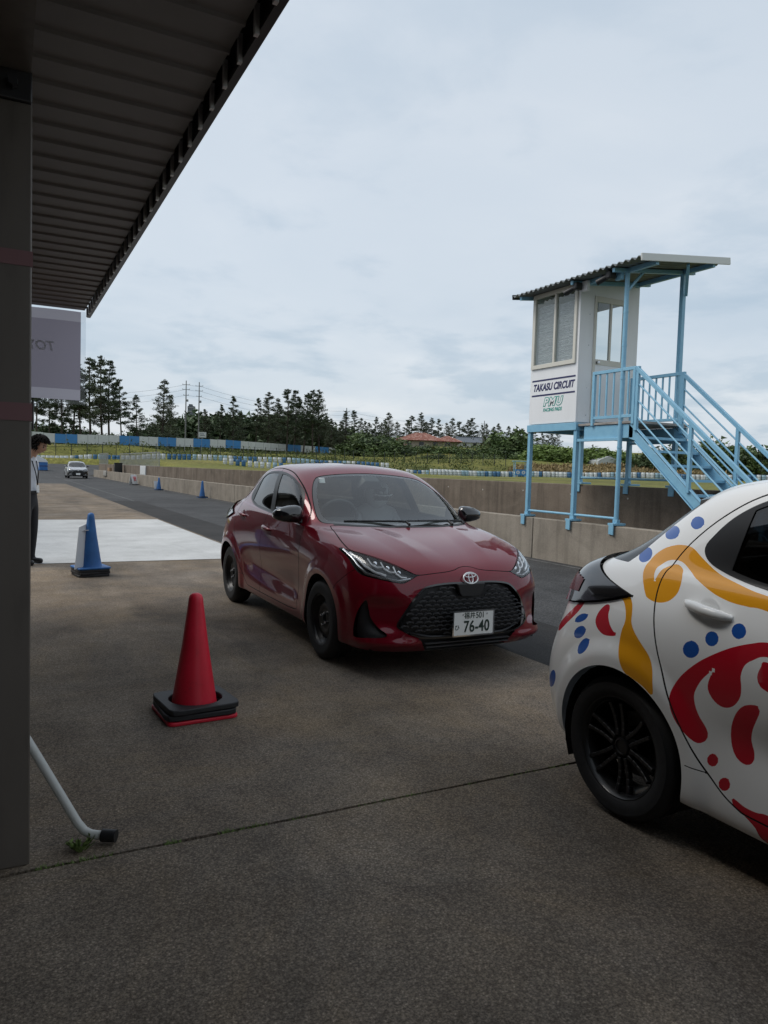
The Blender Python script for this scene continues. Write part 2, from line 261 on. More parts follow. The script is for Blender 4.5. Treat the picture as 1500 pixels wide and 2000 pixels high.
def car_surface(NU=300, NV=146):
    P = np.array(CAR_ROWS, float)                 # rows x stations x 3
    R, S = P.shape[:2]
    mir = np.array([-1, 1, 1.])
    def ext(P):
        E = np.zeros((R+2, S+2, 3)); E[1:-1, 1:-1] = P
        E[1:-1, 0] = P[:, 1]*mir; E[1:-1, -1] = P[:, -2]*mir
        E[0] = 2*E[1]-E[2]; E[-1] = E[-3]*mir
        return E
    Q = P.copy()                                  # push control points so that the surface nearly passes through P
    for it in range(1):
        E = ext(Q)
        B = (E[:-2]+4*E[1:-1]+E[2:])/6; B = (B[:, :-2]+4*B[:, 1:-1]+B[:, 2:])/6
        Q = Q+.5*(P-B); Q[:, 0, 0] = 0; Q[:, -1, 0] = 0; Q[-1, :, 0] = 0
    E = ext(Q)
    # denser samples at the nose
    k_ = np.linspace(0, 1, 400); dens = np.where((k_*(S-1) > 9.6) & (k_*(S-1) < 14.3), 2.3, 1.0); cum = np.cumsum(dens)-dens[0]; tu = np.interp(np.linspace(0, cum[-1], NU), cum, k_*(S-1)); tv = np.linspace(0, R-1, NV)
    A = bspl_basis(R, tv); Bm = bspl_basis(S, tu)
    G = np.einsum('ar,rsc,bs->abc', A, E, Bm)
    # flared arches and the scooped doors
    x, y, z = G[..., 0].copy(), G[..., 1], G[..., 2]
    for k, yc in enumerate(AXLE):
        r = np.hypot(y-yc, z-.30)
        fl = np.clip((.47-r)/(.47-.38), 0, 1); fl = fl*fl*(3-2*fl)
        side = np.clip((x-.62)/.12, 0, 1)
        G[..., 0] += side*fl*np.where(z > .2, 1, 0)*(.016 if k == 0 else .020)
    win = np.clip((y-.45)/.25, 0, 1)*np.clip((2.15-y)/.3, 0, 1)*np.clip((x-.6)/.1, 0, 1)
    G[..., 0] -= .016*win*np.exp(-((z-.47-.05*(y-1.2))/.085)**2)
    zb = .968+(y-.6)*.052                                        # shoulder fold under the side glass
    G[..., 0] += np.clip((y-.35)/.3, 0, 1)*np.clip((2.75-y)/.3, 0, 1)*np.clip((x-.55)/.1, 0, 1)*np.where(z < zb, np.exp(-((z-zb)/.060)**2), np.exp(-((z-zb)/.012)**2))*.011
    # crisp bonnet ridge: a low fold from the cowl to the badge
    ridge = np.clip((.2-y)/.2, 0, 1)*np.clip((y+.70)/.25, 0, 1)*(z > .7)
    xr = .40-.16*np.clip((.2-y)/.9, 0, 1)
    d = np.abs(x-xr)
    G[..., 2] += ridge*np.clip(1-d/.16, 0, 1)**1.3*.012
    # hollow round the corner duct leaves a shelf under the lamp and a blade at the sill
    e = (G[..., 0]+G[..., 1])*.7071; zz = G[..., 2]; hol = np.exp(-np.abs((e+.02)/.15)**3-np.abs((zz-.44)/.105)**4)*(G[..., 1] < -.33)*(G[..., 0] > .4)
    G[..., 0] -= hol*.024; G[..., 1] += hol*.044
    bl = np.exp(-((zz-.245)/.035)**2)*np.clip((G[..., 0]-.34)/.12, 0, 1)*np.clip((-.42-G[..., 1])/.12, 0, 1)
    G[..., 1] -= bl*.026; G[..., 0] += bl*.006
    return G
class Shell:
    """half car skin as polygons that can be cut along the zero line of a scalar field"""
    def __init__(s, G=None):
        if G is None: return
        NV, NU = G.shape[:2]; s.V = G.reshape(-1, 3).copy()
        gu = np.gradient(G, axis=1); gv = np.gradient(G, axis=0)
        n = np.cross(gu, gv); L = np.linalg.norm(n, axis=2, keepdims=True); n = n/np.maximum(L, 1e-12)
        n[L[..., 0] < 1e-9] = (0, 0, 1); s.N = n.reshape(-1, 3)
        s.f = [[a*NU+b, a*NU+b+1, a*NU+b+NU+1, a*NU+b+NU] for a in range(NV-1) for b in range(NU-1)]
        s.tag = np.full(len(s.f), 'body', '<U14'); s.mat = np.full(len(s.f), 'paint', '<U8'); s.c = None
    def copy(s):
        c = Shell(); c.V = s.V.copy(); c.N = s.N.copy(); c.f = [list(f) for f in s.f]; c.tag = s.tag.copy(); c.mat = s.mat.copy(); c.c = None; return c
    @property
    def v(s): return s.V
    @property
    def n(s): return s.N
    def info(s):
        if s.c is None:
            ln = np.fromiter(map(len, s.f), int, len(s.f)); idx = np.fromiter(itertools.chain.from_iterable(s.f), int, ln.sum())
            st = np.concatenate([[0], np.cumsum(ln)[:-1]])
            s.c = (np.add.reduceat(s.V[idx], st, 0)/ln[:, None], np.add.reduceat(s.N[idx], st, 0)/ln[:, None], idx, st, ln)
        return s.c
    def cut(s, field, mask):
        C, M, idx, st, ln = s.info(); mk = mask(C, M, s.tag); use = np.unique(idx[np.repeat(mk, ln)])
        if len(use) == 0: return
        V, N_ = s.V, s.N; F = np.ones(len(V)); F[use] = field(V[use]); F[np.abs(F) < 2e-4] = 2e-4
        lo = np.minimum.reduceat(F[idx], st); hi = np.maximum.reduceat(F[idx], st)
        cand = np.nonzero(mk & (lo < 0) & (hi > 0))[0]; cs = set(cand.tolist()); cutv = {}; nv, nn_ = [], []
        for k in cand:
            f = s.f[k]
            for a, b in zip(f, f[1:]+f[:1]):
                e = (a, b) if a < b else (b, a)
                if F[a]*F[b] < 0 and e not in cutv:
                    t = F[a]/(F[a]-F[b]); q = N_[a]*(1-t)+N_[b]*t
                    nv.append(V[a]*(1-t)+V[b]*t); nn_.append(q/max(math.sqrt(q@q), 1e-9)); cutv[e] = len(V)+len(nv)-1
        if not cutv: return
        touched = np.zeros(len(V), bool)
        for a, b in cutv: touched[a] = touched[b] = True
        hot = np.add.reduceat(touched[idx].astype(int), st) >= 2
        nf = [f for f, h in zip(s.f, hot) if not h]; src = list(np.nonzero(~hot)[0]); base = len(V)
        for k in np.nonzero(hot)[0]:
            f = s.f[k]; g = []
            for a, b in zip(f, f[1:]+f[:1]):
                g.append(a); c = cutv.get((a, b) if a < b else (b, a))
                if c is not None: g.append(c)
            ix = [i for i, q in enumerate(g) if q >= base]
            if k in cs and len(ix) == 2:
                i, j = ix; nf += [g[i:j+1], g[j:]+g[:i+1]]; src += [k, k]
            else: nf.append(g); src.append(k)
        s.f = nf; s.tag = s.tag[src]; s.mat = s.mat[src]; s.V = np.vstack([V, nv]); s.N = np.vstack([N_, nn_]); s.c = None
    def paint(s, field, mask, name=None, lo=-1e9, hi=0.0, mat=None):
        C, M, idx, st, ln = s.info(); ks = np.nonzero(mask(C, M, s.tag))[0]
        if len(ks) == 0: return
        F = np.asarray(field(C[ks]), float); ks = ks[(F > lo) & (F < hi)]
        if name: s.tag[ks] = name
        if mat: s.mat[ks] = mat
    def panel(s, field, mask, name, w=.0034):
        """cuts a panel out along the field, with a V-groove of half-width w round it"""
        for d in (w, 0, -w): s.cut(lambda V: field(V)+d, mask)
        s.paint(field, mask, 'seam', -w, w); s.paint(field, mask, name, -1e9, -w)
def smooth_poly(pts, n=8, closed=True, sharp=()):
    """Catmull-Rom through the points; indices in sharp keep their corner"""
    P = [np.array(p, float) for p in pts]; m = len(P); out = []
    for i in range(m if closed else m-1):
        p0, p1, p2, p3 = (P[(i+k) % m] if closed else P[min(max(i+k, 0), m-1)] for k in (-1, 0, 1, 2))
        if i in sharp: p0 = 2*p1-p2 if True else p0
        if ((i+1) % m) in sharp: p3 = 2*p2-p1
        for t in np.arange(n)/n:
            out.append(.5*((2*p1)+(-p0+p2)*t+(2*p0-5*p1+4*p2-p3)*t*t+(-p0+3*p1-3*p2+p3)*t**3))
    if not closed: out.append(P[-1])
    return np.array(out)
def sd_poly(Q, pts):
    """signed distance of 2-D points to a closed polygon, negative inside"""
    pts = np.asarray(pts); a = pts; b = np.roll(pts, -1, 0)
    best = np.full(len(Q), 1e9); ins = np.zeros(len(Q), bool)
    for p, q in zip(a, b):
        d = q-p; L = max(d@d, 1e-12)
        t = np.clip(((Q-p)@d)/L, 0, 1)
        e = Q-p-t[:, None]*d
        best = np.minimum(best, np.einsum('ij,ij->i', e, e))
        c = ((p[1] > Q[:, 1]) != (q[1] > Q[:, 1]))
        with np.errstate(divide='ignore', invalid='ignore'):
            xi = (q[0]-p[0])*(Q[:, 1]-p[1])/(q[1]-p[1])+p[0]
        ins ^= c & (Q[:, 0] < xi)
    return np.where(ins, -1, 1)*np.sqrt(best)

def sideP(V): return V[:, [1, 2]]
def frontP(V): return V[:, [0, 2]]
def topP(V): return V[:, [0, 1]]
def noseP(V): return np.stack([V[:, 0], (V[:, 1]+.8)*.6+(V[:, 2]-.6)], 1)      # unrolls bumper, lamps and bonnet
def cornerP(V): return np.stack([(V[:, 0]+V[:, 1])*.7071, V[:, 2]], 1)
def mirrored(half):
    """closes a half outline that starts and ends on the centre line"""
    h = np.asarray(half); return np.vstack([h, (h*[-1, 1])[::-1]])
DLO = smooth_poly([(.60,1.012),(.70,1.14),(.82,1.232),(1.06,1.318),(1.35,1.366),(1.62,1.382),(1.90,1.376),(2.06,1.350),(2.18,1.285),(2.25,1.205),(2.262,1.160),(2.18,1.115),(1.95,1.072),(1.5,1.042),(1.05,1.018),(.75,1.006)], 6, sharp=(0,))
DOORS = smooth_poly([(.566,.285),(.595,.373),(.53,.574),(.495,.75),(.487,.92),(.517,1.055),(.69,1.185),(.923,1.305),(1.193,1.388),(1.54,1.425),(1.833,1.425),(2.08,1.392),(2.25,1.295),(2.376,1.16),(2.415,1.03),(2.385,.896),(2.32,.707),(2.235,.53),(2.12,.37),(2.0,.280),(1.85,.262),(1.2,.258),(.70,.262)], 5)
WSCREEN = mirrored(smooth_poly([(0,.128),(.22,.13),(.43,.185),(.60,.275),(.665,.335),(.686,.42),(.668,.56),(.632,.70),(.588,.81),(.54,.895),(.48,.943),(.32,.958),(.14,.966),(0,.97)], 5, closed=False))
HOOD = mirrored(smooth_poly([(0,.226),(.05,.217),(.10,.192),(.17,.177),(.25,.171),(.385,.168),(.44,.203),(.50,.266),(.604,.385),(.715,.530),(.728,.635),(.706,.798),(.672,.937),(.648,1.02),(.58,1.003),(.42,.945),(.22,.918),(0,.912)], 5, closed=False, sharp=(13,)))
LAMP = smooth_poly([(.392,.166),(.47,.224),(.604,.372),(.712,.512),(.757,.628),(.766,.60),(.758,.483),(.752,.355),(.722,.262),(.633,.182),(.521,.122),(.47,.127)], 5, sharp=(0, 4))
GRILLE = mirrored(smooth_poly([(0,.652),(.17,.653),(.30,.640),(.37,.615),(.44,.545),(.49,.465),(.535,.378),(.52,.355),(.44,.315),(.36,.295),(.2,.290),(0,.289)], 5, closed=False))
LOWER = mirrored(np.array([(0,.278),(.30,.279),(.40,.285),(.375,.25),(.345,.205),(.33,.197),(0,.195)]))
DUCT = smooth_poly([(.095,.540),(.147,.478),(.178,.39),(.187,.305),(.165,.278),(.06,.285),(-.055,.298),(-.06,.322),(.005,.358),(.058,.41),(.080,.475)], 5)
TAIL = smooth_poly([(2.525,.944),(2.70,.985),(2.80,1.022),(2.86,1.062),(2.95,1.08),(3.2,1.06),(3.2,.84),(2.95,.850),(2.80,.872),(2.65,.905)], 5, sharp=(0,))
RGLASS = mirrored(smooth_poly([(0,1.34),(.30,1.338),(.42,1.325),(.49,1.26),(.535,1.16),(.54,1.09),(.48,1.075),(.25,1.07),(0,1.07)], 5, closed=False))
def bpillar(V): return V[:, 0]-(1.372+(V[:, 1]-1.03)*.47)
def car_shell():
    s = Shell(car_surface())
    sd = lambda P, poly: (lambda V: sd_poly(P(V), poly))
    low = lambda C, M, T: (T == 'body')
    sidem = lambda C, M, T: (C[:, 0] > .42) & (C[:, 1] > .2) & (C[:, 1] < 2.75) & (M[:, 0] > .12)
    # wheel openings
    for yc in AXLE:
        f = lambda V, yc=yc: np.hypot(V[:, 1]-yc, V[:, 2]-.30)-ARCH_R
        m = lambda C, M, T: (C[:, 0] > .5)
        s.cut(f, m); s.paint(f, m, 'hole')
        f2 = lambda V, yc=yc: np.hypot(V[:, 1]-yc, V[:, 2]-.30)-ARCH_R-.016
        s.cut(f2, m); s.paint(f2, lambda C, M, T: (C[:, 0] > .5) & (T == 'body'), 'arch_lip')
    # doors with their glass
    m = lambda C, M, T: sidem(C, M, T) & (T == 'body')
    s.panel(sd(sideP, DOORS), m, 'door')
    m = lambda C, M, T: sidem(C, M, T) & ((T == 'door') | (T == 'trim') | (T == 'body'))
    f = sd(sideP, DLO)
    s.cut(lambda V: f(V)-.019, m); s.cut(f, m)
    s.paint(f, m, 'trim', -1e9, .019); s.paint(f, m, 'glass', -1e9, 0)
    g = lambda C, M, T: sidem(C, M, T) & ((T == 'glass') | (T == 'trim'))
    gl = lambda C, M, T: sidem(C, M, T) & (T == 'glass')
    bp = lambda V: np.abs(bpillar(sideP(V)))-.06
    for d in (.06, -.06): s.cut(lambda V: bpillar(sideP(V))+d, gl)
    s.paint(bp, gl, 'pillar')
    s.paint(lambda V: bpillar(sideP(V)), gl, 'glass_front')
    q = lambda V: 2.125+.05*(1.2-V[:, 2])-V[:, 1]
    s.cut(q, gl); s.paint(q, gl, 'pillar'); s.paint(lambda V: -1+0*V[:, 0], gl, 'glass_rear')
    # seam between the two doors
    zz = np.array([.2,.27,.5,.62,.75,.9,1.0,1.06,1.40,1.5]); yy = np.array([1.575,1.58,1.59,1.565,1.525,1.465,1.42,1.405,1.56,1.6])
    f = lambda V: V[:, 1]-np.interp(V[:, 2], zz, yy)
    dm = lambda C, M, T: (T == 'door') | (T == 'trim')
    for d in (.0028, 0, -.0028): s.cut(lambda V: f(V)+d, lambda C, M, T: (T == 'door'))
    s.paint(f, lambda C, M, T: T == 'door', 'seam', -.0028, .0028)
    s.paint(f, lambda C, M, T: T == 'door', 'door_front', -1e9, 0); s.paint(f, lambda C, M, T: T == 'door', 'door_rear', 0, 1e9)
    f = lambda V: V[:, 2]-.358; m = lambda C, M, T: (T == 'body') & (C[:, 1] > 2.115) & (C[:, 1] < 2.26) & (C[:, 0] > .6)
    for d in (.002, 0, -.002): s.cut(lambda V: f(V)+d, m)
    s.paint(f, m, 'seam', -.002, .002)
    # nose
    nose = lambda C, M, T: (C[:, 1] < .45) & (T == 'body') & ((M[:, 2] > .0) | (M[:, 1] < 0))
    s.panel(sd(noseP, LAMP), lambda C, M, T: nose(C, M, T) & (C[:, 1] < -.1) & (C[:, 2] > .6), 'lamp', .002)
    s.panel(sd(noseP, HOOD), lambda C, M, T: nose(C, M, T) & (C[:, 2] > .68), 'hood')
    fr = lambda C, M, T: (C[:, 1] < -.5) & (T == 'body')
    s.cut(sd(frontP, GRILLE), fr); s.paint(sd(frontP, GRILLE), fr, 'grille')
    f = sd(frontP, GRILLE); s.cut(lambda V: f(V)-.012, fr); s.paint(f, fr, 'grille_rim', -1e9, .012)
    s.cut(sd(frontP, LOWER), fr); s.paint(sd(frontP, LOWER), fr, 'lower_grille')
    cr = lambda C, M, T: (C[:, 1] < -.38) & (C[:, 0] > .5) & (T == 'body')
    s.cut(sd(cornerP, DUCT), cr); s.paint(sd(cornerP, DUCT), cr, 'duct')
    lip = lambda V: V[:, 2]-.197
    lm = lambda C, M, T: (T == 'body') & (C[:, 1] < -.6) & (C[:, 0] < .345)
    s.cut(lip, lm); s.paint(lip, lm, 'lip')
    bump = np.array([(-1.3,-.1),(-.2,-.1),(-.27,.58),(-.30,.625),(-.46,.74),(-.40,.9),(-1.3,.9)])
    s.panel(sd(sideP, bump), lambda C, M, T: (T == 'body') & (C[:, 1] < -.15), 'front_bumper', .002)
    # windscreen
    f = sd(topP, WSCREEN); m = lambda C, M, T: (T == 'body') & (C[:, 2] > .955) & (C[:, 1] > .05) & (C[:, 1] < 1.1)
    s.cut(f, m); s.cut(lambda V: f(V)+.035, m); s.paint(f, m, 'screen_band'); s.paint(f, lambda C, M, T: T == 'screen_band', 'windscreen', -1e9, -.035)
    f2 = lambda V: sd_poly(topP(V), WSCREEN)-.006
    s.cut(f2, m); s.paint(f2, m, 'seam0')
    cow = lambda V: V[:, 1]-(.30+.0*V[:, 0]); 
    s.paint(lambda V: sd_poly(noseP(V), HOOD)-.0, lambda C, M, T: (T == 'body') & (C[:, 1] > .0) & (C[:, 1] < .34) & (C[:, 0] < .62) & (C[:, 2] > .96), 'cowl', 0, 1e9)
    # tail
    tl = lambda C, M, T: (T == 'body') & (C[:, 1] > 2.45) & (C[:, 2] > .8)
    s.panel(sd(sideP, TAIL), tl, 'tail', .002)
    rg = lambda C, M, T: (T == 'body') & (C[:, 1] > 2.35) & (C[:, 2] > 1.0)
    s.cut(sd(frontP, RGLASS), rg); s.paint(sd(frontP, RGLASS), rg, 'rear_glass')
    qg = smooth_poly([(2.66,1.066),(2.605,1.15),(2.53,1.24),(2.44,1.33),(2.42,1.36),(3.2,1.36),(3.2,1.066)], 4, sharp=(0,4,5,6))
    s.cut(sd(sideP, qg), rg); s.paint(sd(sideP, qg), rg, 'rear_glass')
    hatch = mirrored(np.array([(0,1.39),(.44,1.385),(.56,1.20),(.60,1.07),(.63,.9),(.55,.60),(0,.58)]))
    s.panel(sd(frontP, hatch), lambda C, M, T: (T == 'body') & (C[:, 1] > 2.3) & (M[:, 1] > .2), 'hatch', .002)
    s.tag[(s.tag == 'hatch') & (s.info()[0][:, 2] > .95)] = 'body'
    return s
# ------------------------------------------------------------------ car materials
def paint(name, col, metal=0., rough=.32, flake=0.):
    return mat(name, col, rough, metal, .08, 1.0, coat_rough=.02)
P_RED = paint('red_pearl_paint', (.155, .003, .012), .25, .30); P_WHITE = paint('white_paint', (.82, .82, .81))
P_GREY = paint('silver_paint', (.42, .43, .45), .4, .3)
P_YEL = paint('yellow_wrap', (.72, .31, .012)); P_REDW = paint('red_wrap', (.46, .008, .022)); P_BLUE = paint('blue_wrap', (.016, .088, .36))
M_BLKG = mat('black_gloss', (.008, .008, .009), .12, 0, .5, 1.); M_BLK = mat('black_plastic', (.012, .012, .013), .5); M_SATB = mat('satin_black_trim', (.006, .006, .007), .32, 0, .3)
M_RUB = mat('tyre_rubber', (.012, .012, .013), .75, vary=.2, scale=30, bump=.1, bscale=90); M_RIM = mat('black_rim', (.009, .009, .010), .38, .2, .5, .2)
M_STEEL = mat('black_steel_wheel', (.012, .012, .013), .33, .4); M_CHROME = mat('chrome', (.75, .76, .78), .08, 1.)
M_LAMPB = mat('lamp_black', (.010, .010, .012), .25); M_LED = mat('lamp_white_strip', (.8, .82, .84), .2, 0, .5, 1.); M_SATIN = mat('satin_silver', (.55, .56, .58), .25, .9)
M_SEAT = mat('dark_cloth', (.030, .030, .033), .9); M_DASH = mat('dash_plastic', (.035, .036, .038), .6); M_REDL = mat('red_lens', (.10, .002, .004), .25, 0, .15, .15)
M_PLATE = mat('plate_white', (.78, .79, .77), .35); M_PTXT = mat('plate_green_black', (.012, .030, .022), .5); M_SEAM = mat('seam_black', (.006, .006, .006), .9)
M_HELM = mat('helmet_white', (.75, .76, .76), .2, 0, .5, 1.); M_SUIT = mat('light_jacket', (.35, .36, .38), .8)
M_SKIN = mat('skin', (.42, .24, .16), .55); M_LIPG = mat('grey_lip', (.05, .05, .053), .35)
G_WIND = glass_mat('windscreen_glass', (.78, .83, .81), 1.72); G_SIDE = glass_mat('side_glass', (.42, .45, .45), 1.55); G_PRIV = glass_mat('privacy_glass', (.13, .14, .145), 1.55); G_LENS = glass_mat('lamp_lens', (.93, .94, .95), 1.45)
M_BUMPG = mat('dark_grey_plastic', (.055, .056, .06), .35)
LIVERY = [      # outlines of the vinyl shapes on the side, (along, up)
 ('yellow', [(2.461,0.959),(2.506,1.006),(2.536,1.052),(2.54,1.102),(2.506,1.14),(2.445,1.162),(2.39,1.167),(2.342,1.16),(2.286,1.132),(2.222,1.101),(2.163,1.078),(2.082,1.06),(2.007,1.046),(1.95,1.039),(1.65,1.005),(1.35,0.985),(1.2,0.955),(1.35,0.925),(1.65,0.94),(1.926,0.99),(1.993,0.992),(2.07,0.996),(2.149,1.013),(2.235,1.045),(2.305,1.074),(2.363,1.101),(2.41,1.106),(2.449,1.096),(2.47,1.071),(2.465,1.043),(2.445,1.015),(2.445,1.038),(2.436,1.068),(2.408,1.087),(2.378,1.09),(2.341,1.073),(2.317,1.041),(2.31,0.995),(2.331,0.961),(2.364,0.945),(2.405,0.942),(2.441,0.949)]),
 ('yellow', [(2.624,0.946),(2.561,0.952),(2.516,0.921),(2.498,0.883),(2.489,0.843),(2.462,0.807),(2.417,0.767),(2.375,0.728),(2.348,0.67),(2.34,0.586),(2.388,0.61),(2.451,0.631),(2.489,0.646),(2.515,0.687),(2.537,0.749),(2.535,0.8),(2.525,0.845),(2.537,0.884),(2.565,0.917)]),
 ('red', [(2.813,0.889),(2.817,0.855),(2.852,0.812),(2.91,0.763),(2.996,0.7),(3.018,0.728),(2.931,0.796),(2.871,0.845)]),
 ('red', [(2.641,0.889),(2.665,0.883),(2.693,0.851),(2.704,0.814),(2.688,0.786),(2.645,0.764),(2.599,0.765),(2.563,0.776),(2.588,0.793),(2.614,0.818),(2.63,0.85),(2.631,0.876)]),
 ('blue', [(2.352,1.271),(2.343,1.26),(2.343,1.249),(2.35,1.24),(2.363,1.234),(2.38,1.233),(2.398,1.238),(2.414,1.246),(2.424,1.257),(2.426,1.268),(2.419,1.277),(2.404,1.283),(2.386,1.283),(2.367,1.279)]),
 ('blue', [(2.474,1.224),(2.462,1.213),(2.459,1.201),(2.466,1.19),(2.481,1.183),(2.501,1.18),(2.524,1.182),(2.545,1.19),(2.56,1.201),(2.566,1.213),(2.56,1.224),(2.543,1.232),(2.519,1.235),(2.494,1.232)]),
 ('blue', [(2.549,1.099),(2.55,1.087),(2.56,1.079),(2.575,1.076),(2.595,1.079),(2.616,1.086),(2.633,1.098),(2.643,1.111),(2.642,1.123),(2.631,1.132),(2.612,1.135),(2.59,1.132),(2.57,1.124),(2.555,1.112)]),
 ('blue', [(2.766,0.823),(2.762,0.816),(2.767,0.807),(2.78,0.796),(2.798,0.786),(2.818,0.778),(2.836,0.775),(2.848,0.777),(2.852,0.784),(2.846,0.794),(2.832,0.806),(2.814,0.816),(2.794,0.823),(2.777,0.825)]),
 ('blue', [(2.772,0.769),(2.761,0.762),(2.757,0.752),(2.762,0.739),(2.773,0.726),(2.79,0.715),(2.809,0.709),(2.826,0.709),(2.837,0.715),(2.841,0.726),(2.836,0.74),(2.824,0.753),(2.806,0.763),(2.788,0.769)]),
 ('blue', [(2.735,0.725),(2.723,0.721),(2.717,0.709),(2.718,0.694),(2.726,0.677),(2.74,0.662),(2.757,0.652),(2.774,0.649),(2.786,0.654),(2.792,0.665),(2.791,0.681),(2.781,0.698),(2.767,0.713),(2.75,0.723)]),
 ('blue', [(2.973,0.479),(2.982,0.459),(2.999,0.44),(3.022,0.425),(3.046,0.418),(3.075,0.417),(3.064,0.454),(3.045,0.479),(3.026,0.498),(3.007,0.511),(2.991,0.515),(2.979,0.51),(2.972,0.497)]),
 ('blue', [(2.153,0.81),(2.155,0.795),(2.164,0.782),(2.177,0.773),(2.193,0.769),(2.208,0.772),(2.219,0.781),(2.224,0.794),(2.222,0.808),(2.214,0.821),(2.2,0.83),(2.185,0.834),(2.17,0.831),(2.159,0.822)]),
 ('blue', [(2.08,0.864),(2.081,0.853),(2.086,0.842),(2.097,0.834),(2.109,0.832),(2.121,0.834),(2.13,0.842),(2.135,0.853),(2.134,0.865),(2.129,0.876),(2.119,0.883),(2.107,0.885),(2.095,0.883),(2.085,0.875)]),
 ('blue', [(1.981,0.912),(1.98,0.9),(1.986,0.889),(1.996,0.882),(2.008,0.879),(2.02,0.882),(2.03,0.89),(2.036,0.9),(2.036,0.913),(2.032,0.923),(2.022,0.93),(2.01,0.933),(1.997,0.93),(1.987,0.922)]),
 ('red', [(1.894,0.891),(1.955,0.874),(2.022,0.846),(2.091,0.806),(2.156,0.76),(2.217,0.702),(2.255,0.649),(2.267,0.602),(2.259,0.557),(2.236,0.515),(2.201,0.483),(2.168,0.462),(2.144,0.458),(2.121,0.476),(2.113,0.502),(2.122,0.526),(2.147,0.558),(2.163,0.592),(2.169,0.629),(2.158,0.663),(2.128,0.71),(2.083,0.753),(2.102,0.717),(2.111,0.68),(2.098,0.649),(2.07,0.627),(2.037,0.624),(2.004,0.643),(1.98,0.68),(1.976,0.717),(1.979,0.756),(1.967,0.795),(1.939,0.82),(1.885,0.843),(1.75,0.82),(1.6,0.8),(1.5,0.83),(1.6,0.88),(1.75,0.9)]),
 ('red', [(1.883,0.826),(1.907,0.803),(1.918,0.769),(1.907,0.74),(1.876,0.726),(1.78,0.7),(1.72,0.77)]),
 ('red', [(1.941,0.664),(1.973,0.648),(2.002,0.61),(2.021,0.558),(2.023,0.505),(2.01,0.464),(1.985,0.443),(1.955,0.442),(1.937,0.464),(1.938,0.497),(1.947,0.53),(1.941,0.569),(1.922,0.613),(1.907,0.65),(1.918,0.667)]),
 ('red', [(2.07,0.419),(2.071,0.408),(2.077,0.398),(2.085,0.39),(2.095,0.387),(2.104,0.388),(2.11,0.395),(2.113,0.404),(2.112,0.416),(2.106,0.426),(2.098,0.434),(2.088,0.437),(2.079,0.435),(2.072,0.429)]),
 ('red', [(2.017,0.35),(2.018,0.339),(2.024,0.328),(2.033,0.32),(2.043,0.316),(2.053,0.317),(2.06,0.323),(2.063,0.332),(2.062,0.344),(2.056,0.355),(2.047,0.363),(2.036,0.367),(2.027,0.366),(2.02,0.36)]),
 ('red', [(2.008,0.3),(1.998,0.306),(1.957,0.293),(1.909,0.292),(1.868,0.3),(1.7,0.3),(1.4,0.3),(1.35,0.25),(1.7,0.2),(1.872,0.197),(1.915,0.238),(1.963,0.265),(1.996,0.277)]),
]
SH_RED = car_shell()
def white_shell():
    s = SH_RED.copy()
    keep = ('body', 'door_front', 'door_rear', 'hatch', 'arch_lip')
    for c, p in LIVERY:
        poly = smooth_poly(p, 4) if len(p) > 4 else np.array(p)
        f = lambda V: sd_poly(sideP(V), poly)
        lo, hi = poly.min(0)-.05, poly.max(0)+.05
        m = lambda C, M, T: (C[:, 0] > .45) & np.isin(T, keep) & (C[:, 1] > lo[0]) & (C[:, 1] < hi[0]) & (C[:, 2] > lo[1]) & (C[:, 2] < hi[1]) & (M[:, 0] > .1)
        s.cut(f, m); s.paint(f, m, mat=c)
    return s
def shell_mesh(name, s, tags, mats, sidesign=0, offset=0., push=0., flip=False, sel=None, centre_only=False):
    """mesh of the faces carrying the tags: both halves (sidesign 0) or one. mats: dict paint-key -> material"""
    tags = (tags,) if isinstance(tags, str) else tags
    V = s.V; NN = s.N
    ks = list(np.nonzero(np.isin(s.tag, tags))[0])
    if sel is not None: ks = [k for k in ks if sel(V[s.f[k]].mean(0))]
    if push:
        only = np.ones(len(V), bool); idx_, ln_ = s.info()[2], s.info()[4]
        only[idx_[np.repeat(~np.isin(s.tag, tags), ln_)]] = False
        V = V-NN*(only*push)[:, None]
    V = V+NN*offset
    keys = list(mats); keyd = {q: i for i, q in enumerate(keys)}; mk_ = s.mat.tolist(); V_ = V.tolist(); N_l = NN.tolist(); vs, fs, ns, ms = [], [], [], []
    for sg in ((1, -1) if sidesign == 0 else (sidesign,)):
        mp = {}
        for k in ks:
            f = []
            for i in s.f[k]:
                if i not in mp:
                    mp[i] = len(vs); p = V_[i]; q = N_l[i]; vs.append((p[0]*sg, p[1], p[2])); ns.append((q[0]*sg, q[1], q[2]))
                f.append(mp[i])
            if (sg < 0) != flip: f = f[::-1]
            fs.append(f); ms.append(keyd.get(mk_[k], 0))
    if flip: ns = [(-a, -b, -c) for a, b, c in ns]
    me = bpy.data.meshes.new(name); me.from_pydata(vs, [], fs)
    for k in keys: me.materials.append(mats[k])
    me.polygons.foreach_set('material_index', ms); me.polygons.foreach_set('use_smooth', [True]*len(fs)); me.update()
    if not push: me.normals_split_custom_set_from_vertices(ns)
    return me
def orient_ok(s):
    """the half-skin winding must agree with its outward normals"""
    V = s.V; n = 0
    for k in range(0, len(s.f), 97):
        f = s.f[k]; a = V[f[1]]-V[f[0]]; b = V[f[2]]-V[f[1]]
        n += 1 if np.dot(np.cross(a, b), s.N[f[0]]) > 0 else -1
    return n > 0
